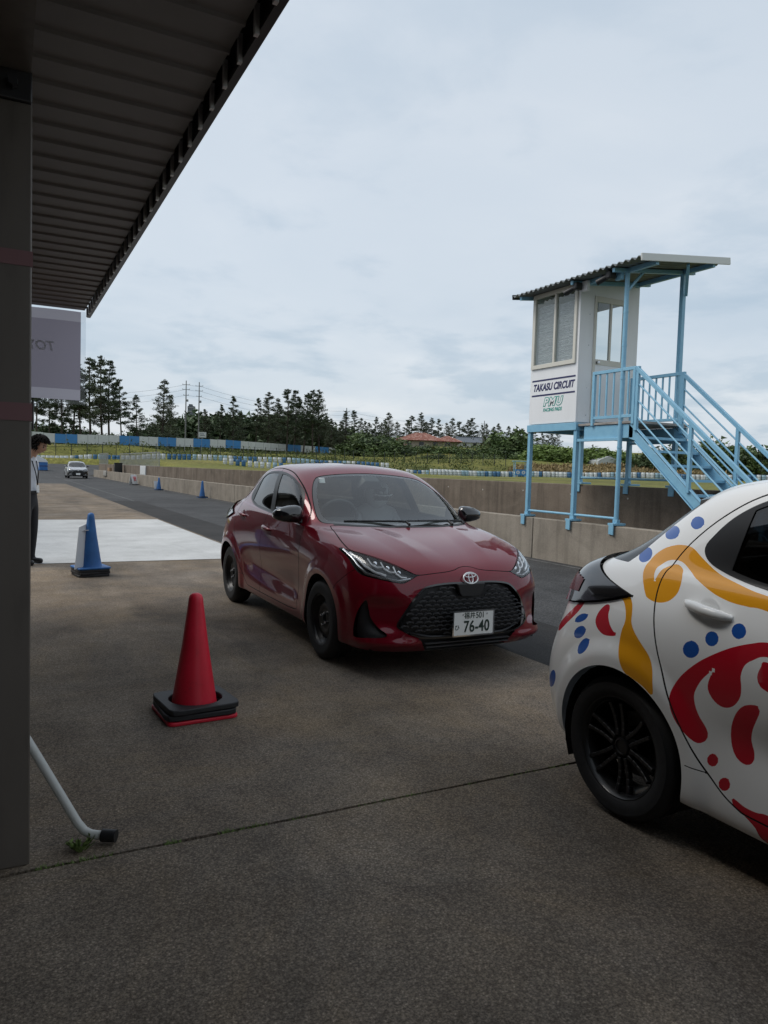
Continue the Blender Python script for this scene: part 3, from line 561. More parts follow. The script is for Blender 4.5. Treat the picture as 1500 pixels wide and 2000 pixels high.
def text_mesh(name, body, size, m, parent, loc, rot, extrude=.0008, align='CENTER', shear=0., xscale=1., bold=0., spacing=1.):
    cu = bpy.data.curves.new(name, 'FONT'); cu.body = body; cu.size = size; cu.extrude = extrude; cu.align_x = align; cu.align_y = 'CENTER'; cu.shear = shear; cu.offset = bold; cu.space_character = spacing
    tmp = bpy.data.objects.new('tmp', cu); COL.objects.link(tmp); bpy.context.view_layer.update()
    me = bpy.data.meshes.new_from_object(tmp.evaluated_get(bpy.context.evaluated_depsgraph_get())); bpy.data.objects.remove(tmp)
    me.materials.clear(); me.materials.append(m); me.transform(Matrix.Diagonal((xscale, 1, 1, 1)))
    o = link_mesh(name, me, parent, loc); o.rotation_euler = rot; return o
def wheel(parent, x, y, sgn, style):
    wv = empty('wheel', (x, y, WHEEL_R+.002), 0, parent=parent)
    # tyre: profile of (radius, lateral) with tread grooves and bulging side walls
    R = WHEEL_R; rr = .182 if style == 'steel' else .205
    prof = [(rr, -.075), (rr+.012, -.088), ((R+rr)/2, -.096), (R-.030, -.092), (R-.008, -.078), (R, -.062), (R, -.030), (R-.007, -.028), (R-.007, -.020), (R, -.018), (R, .018), (R-.007, .020), (R-.007, .028), (R, .030), (R, .062), (R-.008, .078), (R-.030, .092), ((R+rr)/2+.02, .0955), ((R+rr)/2, .0945), (rr+.014, .090), (rr+.010, .084), (rr, .078)]
    MB().lathe([(r, h*sgn) for r, h in prof], 56, 'x').build('tyre', M_RUB, wv, smooth=50)
    b = MB()
    if style == 'steel':
        pr = [(rr+.004, -.075), (rr-.012, -.06), (rr-.014, .03), (rr-.006, .068), (rr+.004, .082), (rr+.007, .082), (rr+.003, .070), (rr-.012, .060), (rr-.020, .040), (.150, .030), (.128, .046), (.105, .052), (.085, .046), (.062, .040), (.050, .044), (.034, .046), (.030, .034), (.0, .034)]
        b.lathe([(r, h*sgn) for r, h in pr], 56, 'x')
        rim = b.build('rim', M_STEEL, wv, smooth=35)
        for k in range(10):
            h = MB(); a = 2*math.pi*k/10; cy, cz = .138*math.cos(a), .138*math.sin(a); ex = .0405*sgn
            h.box((ex, cy, cz), (.012, .034, .017), Matrix.Rotation(a+math.pi/2, 3, 'X'))
            h.build('vent_slot', M_SEAM, rim, bevel=.004)
        for k in range(4):
            n = MB(); a = 2*math.pi*k/4+.4; n.lathe([(.0, .068*sgn), (.009, .066*sgn), (.011, .050*sgn), (.011, .036*sgn)], 8, 'x', (0, .050*math.cos(a), .050*math.sin(a)))
            n.build('wheel_nut', M_SATIN, rim, smooth=40)
    else:
        pr = [(rr+.004, -.075), (rr-.012, -.06), (rr-.016, .03), (rr-.008, .070), (rr+.004, .084), (rr+.008, .084), (rr+.003, .072), (rr-.012, .062), (rr-.022, .030), (rr-.026, -.05)]
        rim = b.lathe([(r, h*sgn) for r, h in pr], 64, 'x').build('rim', M_RIM, wv, smooth=35)
        hb = MB().lathe([(.075, -.02*sgn), (.075, .030*sgn), (.068, .040*sgn), (.040, .046*sgn), (.036, .060*sgn), (.030, .062*sgn), (.028, .056*sgn), (0, .056*sgn)], 32, 'x')
        hb.build('hub', M_RIM, rim, smooth=35)
        br = MB().lathe([(.0, -.03*sgn), (.135, -.03*sgn), (.135, -.05*sgn), (0, -.05*sgn)], 40, 'x'); br.build('brake_disc', M_STEEL, rim, smooth=35)
        for k in range(6):
            a0 = 2*math.pi*k/6+.35
            sp = MB()
            for d in (-1, 1):            # twin spokes that splay towards the rim
                pts = []
                for t in np.linspace(0, 1, 6):
                    r = .045+(rr-.020-.045)*t; off = d*(.016+.016*t**1.5); hgt = .050-.020*t+.034*t*t
                    pts.append((hgt*sgn, r*math.cos(a0)-off*math.sin(a0), r*math.sin(a0)+off*math.cos(a0)))
                for p, q in zip(pts, pts[1:]): sp.bar(p, q, .017, .026, upv=(1, 0, 0))
            sp.build('spoke', M_RIM, rim, bevel=.003)
        for k in range(4):
            n = MB(); a = 2*math.pi*k/4+.2; n.lathe([(.0, .062*sgn), (.008, .060*sgn), (.010, .034*sgn)], 8, 'x', (0, .052*math.cos(a), .052*math.sin(a)))
            n.build('wheel_nut', M_STEEL, rim, smooth=40)
        MB().box((.086*sgn, .6*rr+.02, -.83*rr-.02), (.004, .03, .008)).build('valve', M_STEEL, rim)
    return wv
def build_car(name, loc, yaw, s, pm, label, cat='car', wheels='steel', detail=True, plate=None, occupant=False):
    car = empty(name, loc, yaw, label, cat)
    def part(nm, tags, mats, parent=car, **kw):
        if not isinstance(mats, dict): mats = {'paint': mats}
        return link_mesh(nm, shell_mesh(nm, s, tags, mats, **kw), parent)
    body = part('body', ('body', 'arch_lip'), pm)
    part('panel_gap', ('seam', 'seam0'), M_SEAM, body, push=.007)
    part('hood', 'hood', pm); fb = part('front_bumper', 'front_bumper', pm); hatch = part('hatch', 'hatch', pm)
    ws = part('windshield', 'windscreen', G_WIND, offset=-.002); part('ceramic_border', 'screen_band', M_BLKG, ws, offset=-.002)
    part('cowl', 'cowl', M_BLK)
    rgl = part('rear_window', 'rear_glass', G_PRIV)
    gr = part('grille', 'grille', M_BLK, offset=-.045)
    part('grille_frame', 'grille_rim', M_BLKG, gr, offset=.003)
    lg = part('lower_grille', 'lower_grille', M_BLK, offset=-.03)
    part('front_lip', 'lip', M_LIPG)
    for sg in (1, -1):
        fd = part('door', 'door_front', pm, sidesign=sg); rd = part('door', 'door_rear', pm, sidesign=sg)
        part('window', 'glass_front', G_SIDE, fd, sidesign=sg, offset=-.003); part('window', 'glass_rear', G_PRIV, rd, sidesign=sg, offset=-.003)
        part('window_trim', ('trim', 'pillar'), M_SATB, fd, sidesign=sg, offset=.001)
        part('air_duct', 'duct', M_BLK, fb, sidesign=sg, offset=-.035)
        # handles: a bowed bar over a dished recess
        for d, (y0, y1, z0, z1) in ((fd, (1.225, 1.435, .868, .893)), (rd, (2.045, 2.255, .943, .968))):
            pts = []; V = s.V; NN = s.N
            for t in np.linspace(0, 1, 9):
                y, z = y0+(y1-y0)*t, z0+(z1-z0)*t
                i = np.argmin((V[:, 1]-y)**2+(V[:, 2]-z)**2+(V[:, 0] < .5)*9); lift = .030*math.sin(math.pi*min(max(t, .0), 1))**.5
                pts.append(((V[i, 0]+lift)*sg, y, z))
            hm = MB().tube(pts, [.010, .017, .020, .021, .021, .021, .020, .017, .010], 10)
            hh = hm.build('handle', pm['paint'], d, smooth=60)
            mid = pts[4]; V4 = abs(mid[0])-.030
            MB().lathe([(.0, 0), (.034, .0005), (.042, .002), (.046, .0035)], 24, 'x').build('handle_recess', pm['paint'], hh, smooth=60, loc=((V4+.001)*sg, mid[1], mid[2]))
        # mirror: a tapering shell on a stalk
        mm = empty('door_mirror', (0, 0, 0), 0, parent=car)
        rings = []; seg = 18; prof = [(.765, .55, .03, .040), (.785, .90, .062, .074), (.82, 1., .078, .080), (.88, 1., .080, .076), (.94, .95, .072, .062), (.985, .75, .054, .044), (1.005, .4, .022, .022)]
        v = []; f = []
        for (x, k, hy, hz) in prof:
            for q in range(seg):
                a = 2*math.pi*q/seg; c_, s_ = math.cos(a), math.sin(a)
                yy = (abs(c_)**.75)*(1 if c_ > 0 else -1)*hy; zz = (abs(s_)**.75)*(1 if s_ > 0 else -1)*hz
                v.append((x*sg, .60+yy*(1 if c_ < 0 else .55)+.10*(x-.78), 1.050+zz*(1 if s_ > 0 else .85)-.02*(x-.85)))
        for r in range(len(prof)-1):
            for q in range(seg): f.append((r*seg+q, r*seg+(q+1) % seg, (r+1)*seg+(q+1) % seg, (r+1)*seg+q))
        f += [tuple(range(seg)), tuple((len(prof)-1)*seg+q for q in range(seg))]
        cap = MB().add(v, f).build('mirror_shell', M_BLKG, mm, smooth=60)
        MB().prism([(.56, .985), (.70, .99), (.66, 1.035), (.60, 1.03)], .715*sg, .80*sg, 'x').build('mirror_stalk', M_BLK, mm, bevel=.01)
        MB().prism([(.575, 1.01), (.74, 1.012), (.71, 1.13), (.685, 1.135)], .70*sg, .722*sg, 'x').build('mirror_base', M_BLK, mm, bevel=.004)
        MB().box((.885*sg, .652, 1.058), (.17, .006, .105)).build('mirror_glass', M_CHROME, mm, bevel=.002)
        # headlamp
        hl = empty('headlight', (0, 0, 0), 0, parent=car)
        part('lens', 'lamp', G_LENS, hl, sidesign=sg)
        part('housing', 'lamp', M_LAMPB, hl, sidesign=sg, offset=-.030)
        V = s.V; NN = s.N; vi = sorted({i for k in np.nonzero(s.tag == 'lamp')[0] for i in s.f[k]})
        Vl, Nl = V[vi], NN[vi]; nl = noseP(Vl)
        def on(u, t, off):
            i = np.argsort((nl[:, 0]-u)**2+(nl[:, 1]-t)**2)[:4]; wgt = 1/((nl[i, 0]-u)**2+(nl[i, 1]-t)**2+1e-5); wgt /= wgt.sum()
            p = (Vl[i]*wgt[:, None]).sum(0)+(Nl[i]*wgt[:, None]).sum(0)*off; return (p[0]*sg, p[1], p[2])
        def strip(path, r, off, m, nm):
            return MB().tube([on(u, t, off) for u, t in path], r, 6).build(nm, m, hl, smooth=60)
        strip([(.752, .60), (.742, .48), (.738, .37), (.708, .275), (.63, .200), (.525, .142), (.45, .150)], .0120, -.010, M_SATIN, 'chrome_edge')
        strip([(.735, .54), (.722, .45), (.700, .345), (.66, .268), (.60, .212)], .0095, -.012, M_LED, 'running_light')
        for (u0, t0) in ((.655, .40), (.59, .33), (.525, .265)):
            strip([(u0+.012, t0+.018), (u0+.008, t0-.055), (u0-.02, t0-.095), (u0-.055, t0-.105)], .0058, -.011, M_LED, 'light_guide')
            p = on(u0-.025, t0-.045, -.028); n_ = MB(); n_.lathe([(.0, -.004), (.014, -.001), (.020, .004), (.023, .010)], 14, 'y', p); n_.build('reflector', M_CHROME, hl, smooth=60)
        # tail lamp cluster stands proud of the corner
        tl = part('tail_light', 'tail', M_BLKG, sidesign=sg, offset=.016)
        part('red_lens', 'tail', M_REDL, tl, sidesign=sg, offset=.020, sel=lambda c: c[1] > 2.86 and .90 < c[2] < .965+.15*(c[1]-2.9) and c[0] > .3)
    # grille mesh of staggered bars
    V = s.V; gi = sorted({i for k in np.nonzero(s.tag == 'grille')[0] for i in s.f[k]}); GV = V[gi]
    gb = MB()
    for r, z in enumerate(np.arange(.312, .652, .0285)):
        for k in range(-9, 10):
            x = k*.062+(.031 if r % 2 else 0)
            if sd_poly(np.array([[x, z]]), GRILLE)[0] > -.022: continue
            if abs(x) < .115+(z-.56)*.35 and z > .555: continue
            i = np.argmin((GV[:, 0]-abs(x))**2+(GV[:, 2]-z)**2); y = GV[i, 1]+.010
            sl_ = .25*x
            gb.box((x, y-.006, z+.006), (.034, .022, .0065)); gb.box((x-.0215, y-.002, z+.001), (.016, .020, .006), Matrix.Rotation(-.75, 3, 'Y')); gb.box((x+.0215, y-.002, z+.001), (.016, .020, .006), Matrix.Rotation(.75, 3, 'Y'))
    o = gb.build('grille_mesh', M_BUMPG, gr); tag(o, kind='stuff')
    bpn = MB().prism([(-.115, .656), (.115, .656), (.095, .585), (.07, .562), (-.07, .562), (-.095, .585)], -.80, -.765, 'y').build('badge_panel', M_BLK, gr, bevel=.006)
    for z in (.222, .247): MB().bar((-.345-.3*(z-.222), -.775, z), (.345+.3*(z-.222), -.775, z), .03, .006).build('slat', M_BUMPG, lg)
    MB().tube([(x, -.788+.11*(abs(x)/.53)**2.6, .290+.055*(max(abs(x)-.30, 0)/.24)**1.3) for x in np.linspace(-.53, .53, 25)], .009, 8).build('grille_lower_bar', M_BUMPG, gr, smooth=60)
    # badge: three interlocking ovals
    bd = empty('badge', (0, -.783, .692), 0, parent=car)
    Rx = Matrix.Rotation(math.radians(-22), 3, 'X')
    def oval(a, b, cz, r, nm):
        pts = [Rx @ Vector((a*math.cos(t), 0, b*math.sin(t)+cz)) for t in np.linspace(0, 2*math.pi, 33)]
        MB().tube(pts, r, 6, caps=False).build(nm, M_LED, bd, smooth=60)
    oval(.060, .040, 0, .0055, 'badge_ring'); oval(.0175, .037, 0, .0045, 'badge_ring'); oval(.044, .0135, .020, .0045, 'badge_ring')
    # number plate
    if plate:
        pl = empty('license_plate', (-.015, -.862, .388), 0, parent=car)
        MB().box((0, 0, 0), (.330, .004, .165)).build('plate_sheet', M_PLATE, pl, bevel=.004)
        fr_ = MB()
        for a, b in (((-.168, 0, -.085), (.168, 0, -.085)), ((-.168, 0, .085), (.168, 0, .085)), ((-.168, 0, -.085), (-.168, 0, .085)), ((.168, 0, -.085), (.168, 0, .085))): fr_.bar(a, b, .007, .010)
        fr_.build('plate_frame', M_CHROME, pl)
        MB().box((0, .03, .0), (.14, .055, .05)).build('plate_bracket', M_BLK, pl)
        R90 = (math.pi/2, 0, 0)
        if plate == 'full':
            text_mesh('plate_digits', '76-40', .112, M_PTXT, pl, (.024, -.0034, -.026), R90, xscale=.80, bold=.002, spacing=1.05)
            text_mesh('plate_class', '501', .060, M_PTXT, pl, (.052, -.0034, .052), R90, xscale=.82, bold=.0004)
            try: text_mesh('plate_region', '福井', .047, M_PTXT, pl, (-.035, -.0034, .052), R90, bold=.0003); text_mesh('plate_kana', 'ひ', .042, M_PTXT, pl, (-.137, -.0034, -.028), R90)
            except Exception: pass
            for x in (-.092, .108): MB().lathe([(0, .004), (.005, .003), (.006, 0)], 8, 'y', (x, -.006, .062)).build('plate_bolt', M_SATIN, pl, smooth=60)
    # wheel wells, floor, cabin
    for yc in AXLE:
        for sg in (1, -1):
            n = 20; v = []; f = []
            for k in range(n+1):
                a = math.radians(-25+230*k/n)
                for x in (.835, .52): v.append((x*sg, yc+(ARCH_R+.001)*math.cos(a), .30+(ARCH_R+.001)*math.sin(a)))
            f = [(2*k, 2*k+1, 2*k+3, 2*k+2) for k in range(n)]; c0 = len(v); v.append((.52*sg, yc, .30)); f += [(c0, 2*k+1, 2*k+3) for k in range(n)]
            if yc > 1 or True: v = [(math.copysign(min(abs(p[0]), .80), p[0]), p[1], p[2]) for p in v]
            MB().add(v, f).build('wheel_well', M_SEAM, body, fix=False)
    MB().span((-.70, -.62, .19), (.70, 2.95, .22)).build('floor_pan', M_SEAM, body)
    if detail:
        part('inner_trim', ('body', 'door_front', 'door_rear', 'hatch', 'pillar', 'hood', 'trim', 'seam'), M_SEAT, body, offset=-.022, flip=True, sel=lambda c: c[2] > .55)
        it = empty('cabin', (0, 0, 0), 0, parent=car)
        MB().prism([(.20, .60), (.20, .95), (.34, .975), (.62, .985), (.70, .95), (.72, .80), (.66, .60)], -.66, .66, 'x').build('dashboard', M_DASH, it, bevel=.03)
        for sx in (-.36, .36):
            MB().box((sx, 1.28, .50), (.50, .52, .20)).build('seat', M_SEAT, it, bevel=.06)
            MB().box((sx, 1.60, .82), (.48, .15, .62), Matrix.Rotation(math.radians(-14), 3, 'X'), taper=.84).build('seat_back', M_SEAT, it, bevel=.05)
            MB().box((sx, 1.69, 1.20), (.25, .09, .17), Matrix.Rotation(math.radians(-12), 3, 'X'), taper=.9).build('headrest', M_SEAT, it, bevel=.035)
        MB().box((0, 2.28, .80), (1.2, .16, .62), Matrix.Rotation(math.radians(-16), 3, 'X')).build('rear_seat', M_SEAT, it, bevel=.05)
        ring = [Vector((-.36+.185*math.cos(t), .80-.05*math.sin(t)*1.0, 1.0+.165*math.sin(t))) for t in np.linspace(0, 2*math.pi, 33)]
        sw = MB().tube(ring, .015, 8, caps=False); sw.bar((-.53, .80, .99), (-.19, .80, .99), .03, .05); sw.bar((-.36, .80, .99), (-.36, .85, .85), .04, .03)
        sw.build('steering_wheel', M_DASH, it, smooth=60)
        MB().prism([(-.13, 0), (.13, 0), (.07, .085), (-.07, .085)], -.05, .05, 'y').build('camera_housing', M_BLK, it, loc=(0, .93, 1.285), bevel=.008).rotation_euler = (math.radians(28), 0, 0)
        MB().box((0, .99, 1.30), (.24, .03, .065)).build('rear_view_mirror', M_BLK, it, bevel=.012)
        MB().box((-.47, .90, 1.333), (.055, .003, .05), Matrix.Rotation(math.radians(-28), 3, 'X')).build('inspection_sticker', M_PLATE, it)
        for pts in ([(-.02, .10, 1.002), (-.02, .16, 1.022), (-.10, .165, 1.026), (-.52, .285, 1.022)], [(.42, .15, .997), (.42, .22, 1.022), (.36, .20, 1.026), (-.08, .16, 1.028)], [(.60, .26, .995), (.62, .32, 1.012), (.55, .30, 1.02), (.10, .17, 1.03)]):
            MB().tube(pts, [.012, .010, .009, .006], 6).build('wiper', M_BLK, car, smooth=60)
    # roof spoiler
    sp = MB(); n = 13; v = []
    for k in range(n):
        x = -.50+1.0*k/(n-1); q = abs(x)/.50; e = q**3
        yt = 2.27-.07*e; zt = 1.452-.058*q*q; yr = 2.545-.085*e; zr = 1.388-.040*q*q
        v += [(x, yt, zt), (x, yr, zr), (x, yr+.004, zr-.026), (x, yr-.13, zr-.040), (x, yt, zt-.05)]
    f = [(5*k+i, 5*k+(i+1) % 5, 5*k+5+(i+1) % 5, 5*k+5+i) for k in range(n-1) for i in range(5)]+[tuple(range(5)), tuple(5*(n-1)+i for i in range(5))]
    sp.add(v, f); sp.build('roof_spoiler', pm.get('spoiler', pm['paint']), car, smooth=45)
    for yc in AXLE:
        for sg in (1, -1): wheel(car, .735*sg, yc, sg, wheels)
    return car
orient = orient_ok(SH_RED)
if not orient: SH_RED.f = [f[::-1] for f in SH_RED.f]; SH_RED.c = None
SH_WHITE = white_shell()
red_car = build_car('hatchback_car', (2.9626, 5.1426, 0), -.0064, SH_RED, {'paint': P_RED}, 'dark red compact hatchback with black steel wheels parked facing the camera', wheels='steel', plate='full')
white_car = build_car('hatchback_car', (3.12, -.29, 0), 0., SH_WHITE, {'paint': P_WHITE, 'yellow': P_YEL, 'red': P_REDW, 'blue': P_BLUE, 'spoiler': mat('spoiler_grey', (.13, .135, .14), .25, 0, .5, .6)}, 'white hatchback with yellow, red and blue blob graphics, seen from its rear side', wheels='alloy')
far_car = copy_tree(red_car); far_car.location = (5.90, 70.1, 0); far_car.rotation_euler = (0, 0, 0)
far_car['label'] = 'small silver-grey car coming up the pit lane in the distance'
def repaint(o, a, b):
    for sl_ in o.material_slots:
        if sl_.material == a: sl_.link = 'OBJECT'; sl_.material = b
    for ch in o.children: repaint(ch, a, b)
bpy.context.view_layer.update()
def walk(o): return [o]+[q for c in o.children for q in walk(c)]
for o in walk(far_car):
    nm_ = o.name.split('.')[0]
    if nm_ == 'front_bumper': repaint(o, P_RED, M_BLKG)
    if nm_ in ('plate_digits', 'plate_class', 'plate_region', 'plate_kana'): bpy.data.objects.remove(o)
repaint(far_car, P_RED, P_GREY)
# ------------------------------------------------------------------ people
def skin_figure(name, J, E, mats, pick, parent, sub=2, root=0):
    """J: list of (x,y,z,rx,ry); E: edges; one continuous skinned body"""
    me = bpy.data.meshes.new(name); me.from_pydata([j[:3] for j in J], E, []); o = bpy.data.objects.new(name, me); COL.objects.link(o)
    md = o.modifiers.new('skin', 'SKIN'); md.use_smooth_shade = True
    for k, j in enumerate(J):
        sv = me.skin_vertices[0].data[k]; sv.radius = (j[3], j[4]); sv.use_root = (k == root)
    sb = o.modifiers.new('sub', 'SUBSURF'); sb.levels = sub; sb.render_levels = sub
    bpy.context.view_layer.update()
    m2 = bpy.data.meshes.new_from_object(o.evaluated_get(bpy.context.evaluated_depsgraph_get())); bpy.data.objects.remove(o)
    m2.materials.clear()
    for q in mats: m2.materials.append(q)
    m2.polygons.foreach_set('material_index', [pick(p.center) for p in m2.polygons]); m2.polygons.foreach_set('use_smooth', [True]*len(m2.polygons))
    m2.name = name; return link_mesh(name, m2, parent)
pas = empty('person', (3.345, 6.55, 0), 0, 'person in a white helmet and light jacket sitting in the red car', 'person')
PJ = [(0, .05, .62, .17, .13), (0, .12, .85, .17, .12), (0, .16, 1.02, .17, .10), (0, .14, 1.12, .06, .06), (0, .11, 1.19, .075, .085),
      (.19, .14, 1.01, .065, .065), (.25, .02, .82, .05, .05), (.16, -.20, .72, .042, .042), (.10, -.27, .72, .035, .045),
      (-.19, .14, 1.01, .065, .065), (-.25, .02, .82, .05, .05), (-.16, -.20, .72, .042, .042), (-.10, -.27, .72, .035, .045),
      (.12, -.20, .62, .085, .085), (.14, -.50, .62, .065, .065), (.14, -.58, .32, .05, .05), (-.12, -.20, .62, .085, .085), (-.14, -.50, .62, .065, .065), (-.14, -.58, .32, .05, .05)]
PE = [(0, 1), (1, 2), (2, 3), (3, 4), (2, 5), (5, 6), (6, 7), (7, 8), (2, 9), (9, 10), (10, 11), (11, 12), (0, 13), (13, 14), (14, 15), (0, 16), (16, 17), (17, 18)]
skin_figure('body', PJ, PE, [M_SUIT, M_SKIN, M_SEAT], lambda c: 1 if c.z > 1.09 else (2 if c.z < .66 else 0), pas, 1)
hv, hf, hm_ = [], [], []; nu, nv = 24, 14
for a in range(nv+1):
    ph = math.pi*a/nv
    for b in range(nu):
        th = 2*math.pi*b/nu; r = Vector((.125*math.sin(ph)*math.cos(th), .150*math.sin(ph)*math.sin(th), .140*math.cos(ph))); hv.append((r.x, .10+r.y, 1.205+r.z*(1.08 if r.z < 0 else 1)))
for a in range(nv):
    for b in range(nu):
        th = (2*math.pi*(b+.5)/nu) % (2*math.pi); front = abs(th-1.5*math.pi) < .85; eye = 5 <= a <= 8
        hf.append((a*nu+b, a*nu+(b+1) % nu, (a+1)*nu+(b+1) % nu, (a+1)*nu+b)); hm_.append(1 if (front and eye) else 0)
hb = MB(); hb.v = hv; hb.f = hf; hb.m = hm_; hb.build('helmet', [M_HELM, M_BLKG], pas, smooth=60)
MB().tube([(-.10, -.035, 1.20), (-.06, -.068, 1.19), (0, -.078, 1.188), (.06, -.068, 1.19), (.10, -.035, 1.20)], .008, 6).build('visor_edge', M_HELM, pas, smooth=60)
# man in a white shirt standing by the pit building
M_SHIRT = mat('white_shirt', (.62, .64, .68), .8, vary=.06, scale=14, bump=.25, bscale=16); M_TROU = mat('black_trousers', (.010, .010, .012), .8); M_HAIR = mat('dark_hair', (.008, .006, .005), .8, 0, .15, bump=.5, bscale=90); M_SHOE = mat('black_shoe', (.012, .012, .012), .35)
man = empty('person', (.325, 11.28, 0), math.radians(62), 'man in a white shirt with a lanyard standing half hidden behind the pillar', 'person')
MJ = [(0, 0, .94, .155, .115), (0, .01, 1.10, .145, .105), (0, .015, 1.28, .17, .115), (0, .02, 1.42, .15, .085), (0, -.03, 1.50, .056, .058), (0, -.09, 1.565, .058, .07),
      (.18, .02, 1.41, .065, .065), (.22, .085, 1.15, .05, .05), (.20, .10, .93, .036, .036), (.19, .10, .85, .022, .042), (.185, .085, .775, .016, .036),
      (-.18, .02, 1.41, .065, .065), (-.22, .085, 1.15, .05, .05), (-.20, .10, .93, .036, .036), (-.19, .10, .85, .022, .042), (-.185, .085, .775, .016, .036),
      (.095, 0, .84, .098, .10), (.11, -.01, .50, .072, .078), (.115, .02, .10, .058, .062), (.12, -.02, .045, .045, .045), (.13, -.15, .035, .042, .034),
      (-.095, 0, .84, .098, .10), (-.11, -.01, .50, .072, .078), (-.115, .02, .10, .058, .062), (-.12, -.02, .045, .045, .045), (-.13, -.15, .035, .042, .034),
      (0, -.125, 1.645, .070, .088), (0, -.12, 1.725, .056, .070)]
ME = [(0, 1), (1, 2), (2, 3), (3, 4), (4, 5), (5, 26), (26, 27), (3, 6), (6, 7), (7, 8), (8, 9), (9, 10), (3, 11), (11, 12), (12, 13), (13, 14), (14, 15), (0, 16), (16, 17), (17, 18), (18, 19), (19, 20), (0, 21), (21, 22), (22, 23), (23, 24), (24, 25)]
def mpick(c):
    if c.z < .085: return 3
    if abs(c.x) > .15 and .74 < c.z < .885 and c.y > .045: return 1
    if abs(c.x) > .15 and .885 <= c.z < 1.3: return 0
    if c.z < 1.005: return 2
    return 0 if c.z < 1.475 else 1
skin_figure('body', MJ, ME, [M_SHIRT, M_SKIN, M_TROU, M_SHOE], mpick, man, 2)
hd = MB()                                                   # head with brow, nose, lips, ears
hv = []; nu, nv = 28, 20
for a in range(nv+1):
    ph = math.pi*a/nv
    for b in range(nu):
        th = 2*math.pi*b/nu; x, y, z = math.sin(ph)*math.cos(th), -math.sin(ph)*math.sin(th), math.cos(ph)
        rx, ry, rz = .076, .097, .118
        if z < 0: rx *= 1-.30*z*z*1.1; ry *= 1-.12*z*z
        p = Vector((x*rx, y*ry, z*rz))
        fr_ = max(0, -y)
        p.y -= fr_**6*.020*math.exp(-((x/.16)**2+((z+.16)/.20)**2))*1.4         # nose
        p.y -= fr_**4*.010*math.exp(-((x/.30)**2+((z+.52)/.10)**2))              # lips
        p.y -= fr_**4*.010*math.exp(-((x/.30)**2+((z+.85)/.14)**2))              # chin
        for ex in (-.42, .42): p.y += fr_**3*.014*math.exp(-(((x-ex)/.17)**2+((z-.05)/.11)**2))
        hv.append(p)
hf = [(a*nu+b, a*nu+(b+1) % nu, (a+1)*nu+(b+1) % nu, (a+1)*nu+b) for a in range(nv) for b in range(nu)]
hd.add(hv, hf)
for sx in (-1, 1): hd.lathe([(0, -.004), (.016, -.006), (.022, 0), (.018, .008), (0, .006)], 12, 'x', (.078*sx, .012, -.006))
head = hd.build('head', M_SKIN, man, smooth=70, loc=(.0, -.150, 1.640)); head.rotation_euler = (math.radians(24), 0, math.radians(-4))
for sx in (-1, 1):
    MB().lathe([(0, -.004), (.010, -.003), (.013, .003)], 12, 'y', (.030*sx, -.083, .008)).build('eye', M_BLKG, head, smooth=60)
    MB().tube([(.014*sx, -.094, .030), (.032*sx, -.091, .036), (.052*sx, -.078, .030)], .0045, 6).build('eyebrow', M_HAIR, head, smooth=60)
MB().tube([(-.022, -.0935, -.058), (0, -.098, -.056), (.022, -.0935, -.058)], .0035, 6).build('mouth', mat('lips', (.30, .12, .10), .5), head, smooth=60)
hr = MB(); rr_ = random.Random(5)
for a in range(13):
    for b in range(30):
        ph = math.pi*.62*(a+.5)/13; th = 2*math.pi*b/30+rr_.uniform(-.1, .1); x, y, z = math.sin(ph)*math.cos(th), math.sin(ph)*math.sin(th), math.cos(ph)
        if y < -.35 and z < .52: continue
        p = Vector((x*.080, y*.100+.004, z*.121+.004)); d = Vector((x*.5+rr_.uniform(-.3, .3), y*.4-.12*max(0, z), z*.3-.25)).normalized()
        q = p+Vector((x, y, z))*.022; hr.tube([p, q+d*.014, q+d*.042-Vector((0, 0, .008))], [.013, .010, .002], 5)
hr.build('hair', M_HAIR, head, smooth=60)
lan = [Vector(p) for p in ((-.058, .03, 1.475), (-.060, -.085, 1.42), (-.035, -.122, 1.25), (0, -.128, 1.10), (.035, -.122, 1.25), (.060, -.085, 1.42), (.058, .03, 1.475))]
MB().tube(lan, .0075, 6).build('lanyard', M_TROU, man, smooth=60); MB().box((0, -.134, 1.045), (.07, .005, .10)).build('name_badge', M_PLATE, man, bevel=.003)
MB().lathe([(.150, -.02), (.153, 0), (.150, .02)], 24, 'z', (0, 0, 1.0)).build('belt', M_SHOE, man, smooth=60).scale = (1.03, .77, 1)
# ------------------------------------------------------------------ ground, lane, walls
def sheet(name, x0, x1, y0, y1, z, m, nx=1, ny=1):
    v = [(x0+(x1-x0)*i/nx, y0+(y1-y0)*j/ny, z) for j in range(ny+1) for i in range(nx+1)]
    f = [(j*(nx+1)+i, j*(nx+1)+i+1, (j+1)*(nx+1)+i+1, (j+1)*(nx+1)+i) for j in range(ny) for i in range(nx)]
    o = MB().add(v, f).build(name, m, fix=False); tag(o, kind='structure'); return o
sheet('ground', -1500, 1500, -1500, 1500, -.06, M_GRASS)
sheet('pit_lane_asphalt', -40, 9.9, -40, 88, -.02, M_ASPH)
M_SUB = ground_mat('joint_dirt', [(.3, (.022, .020, .016)), (.7, (.045, .040, .032))], 9., .3, 60, .95, .2, 2.)
sheet('apron_base', -12, 3.66, -20, 52, -.012, M_SUB)
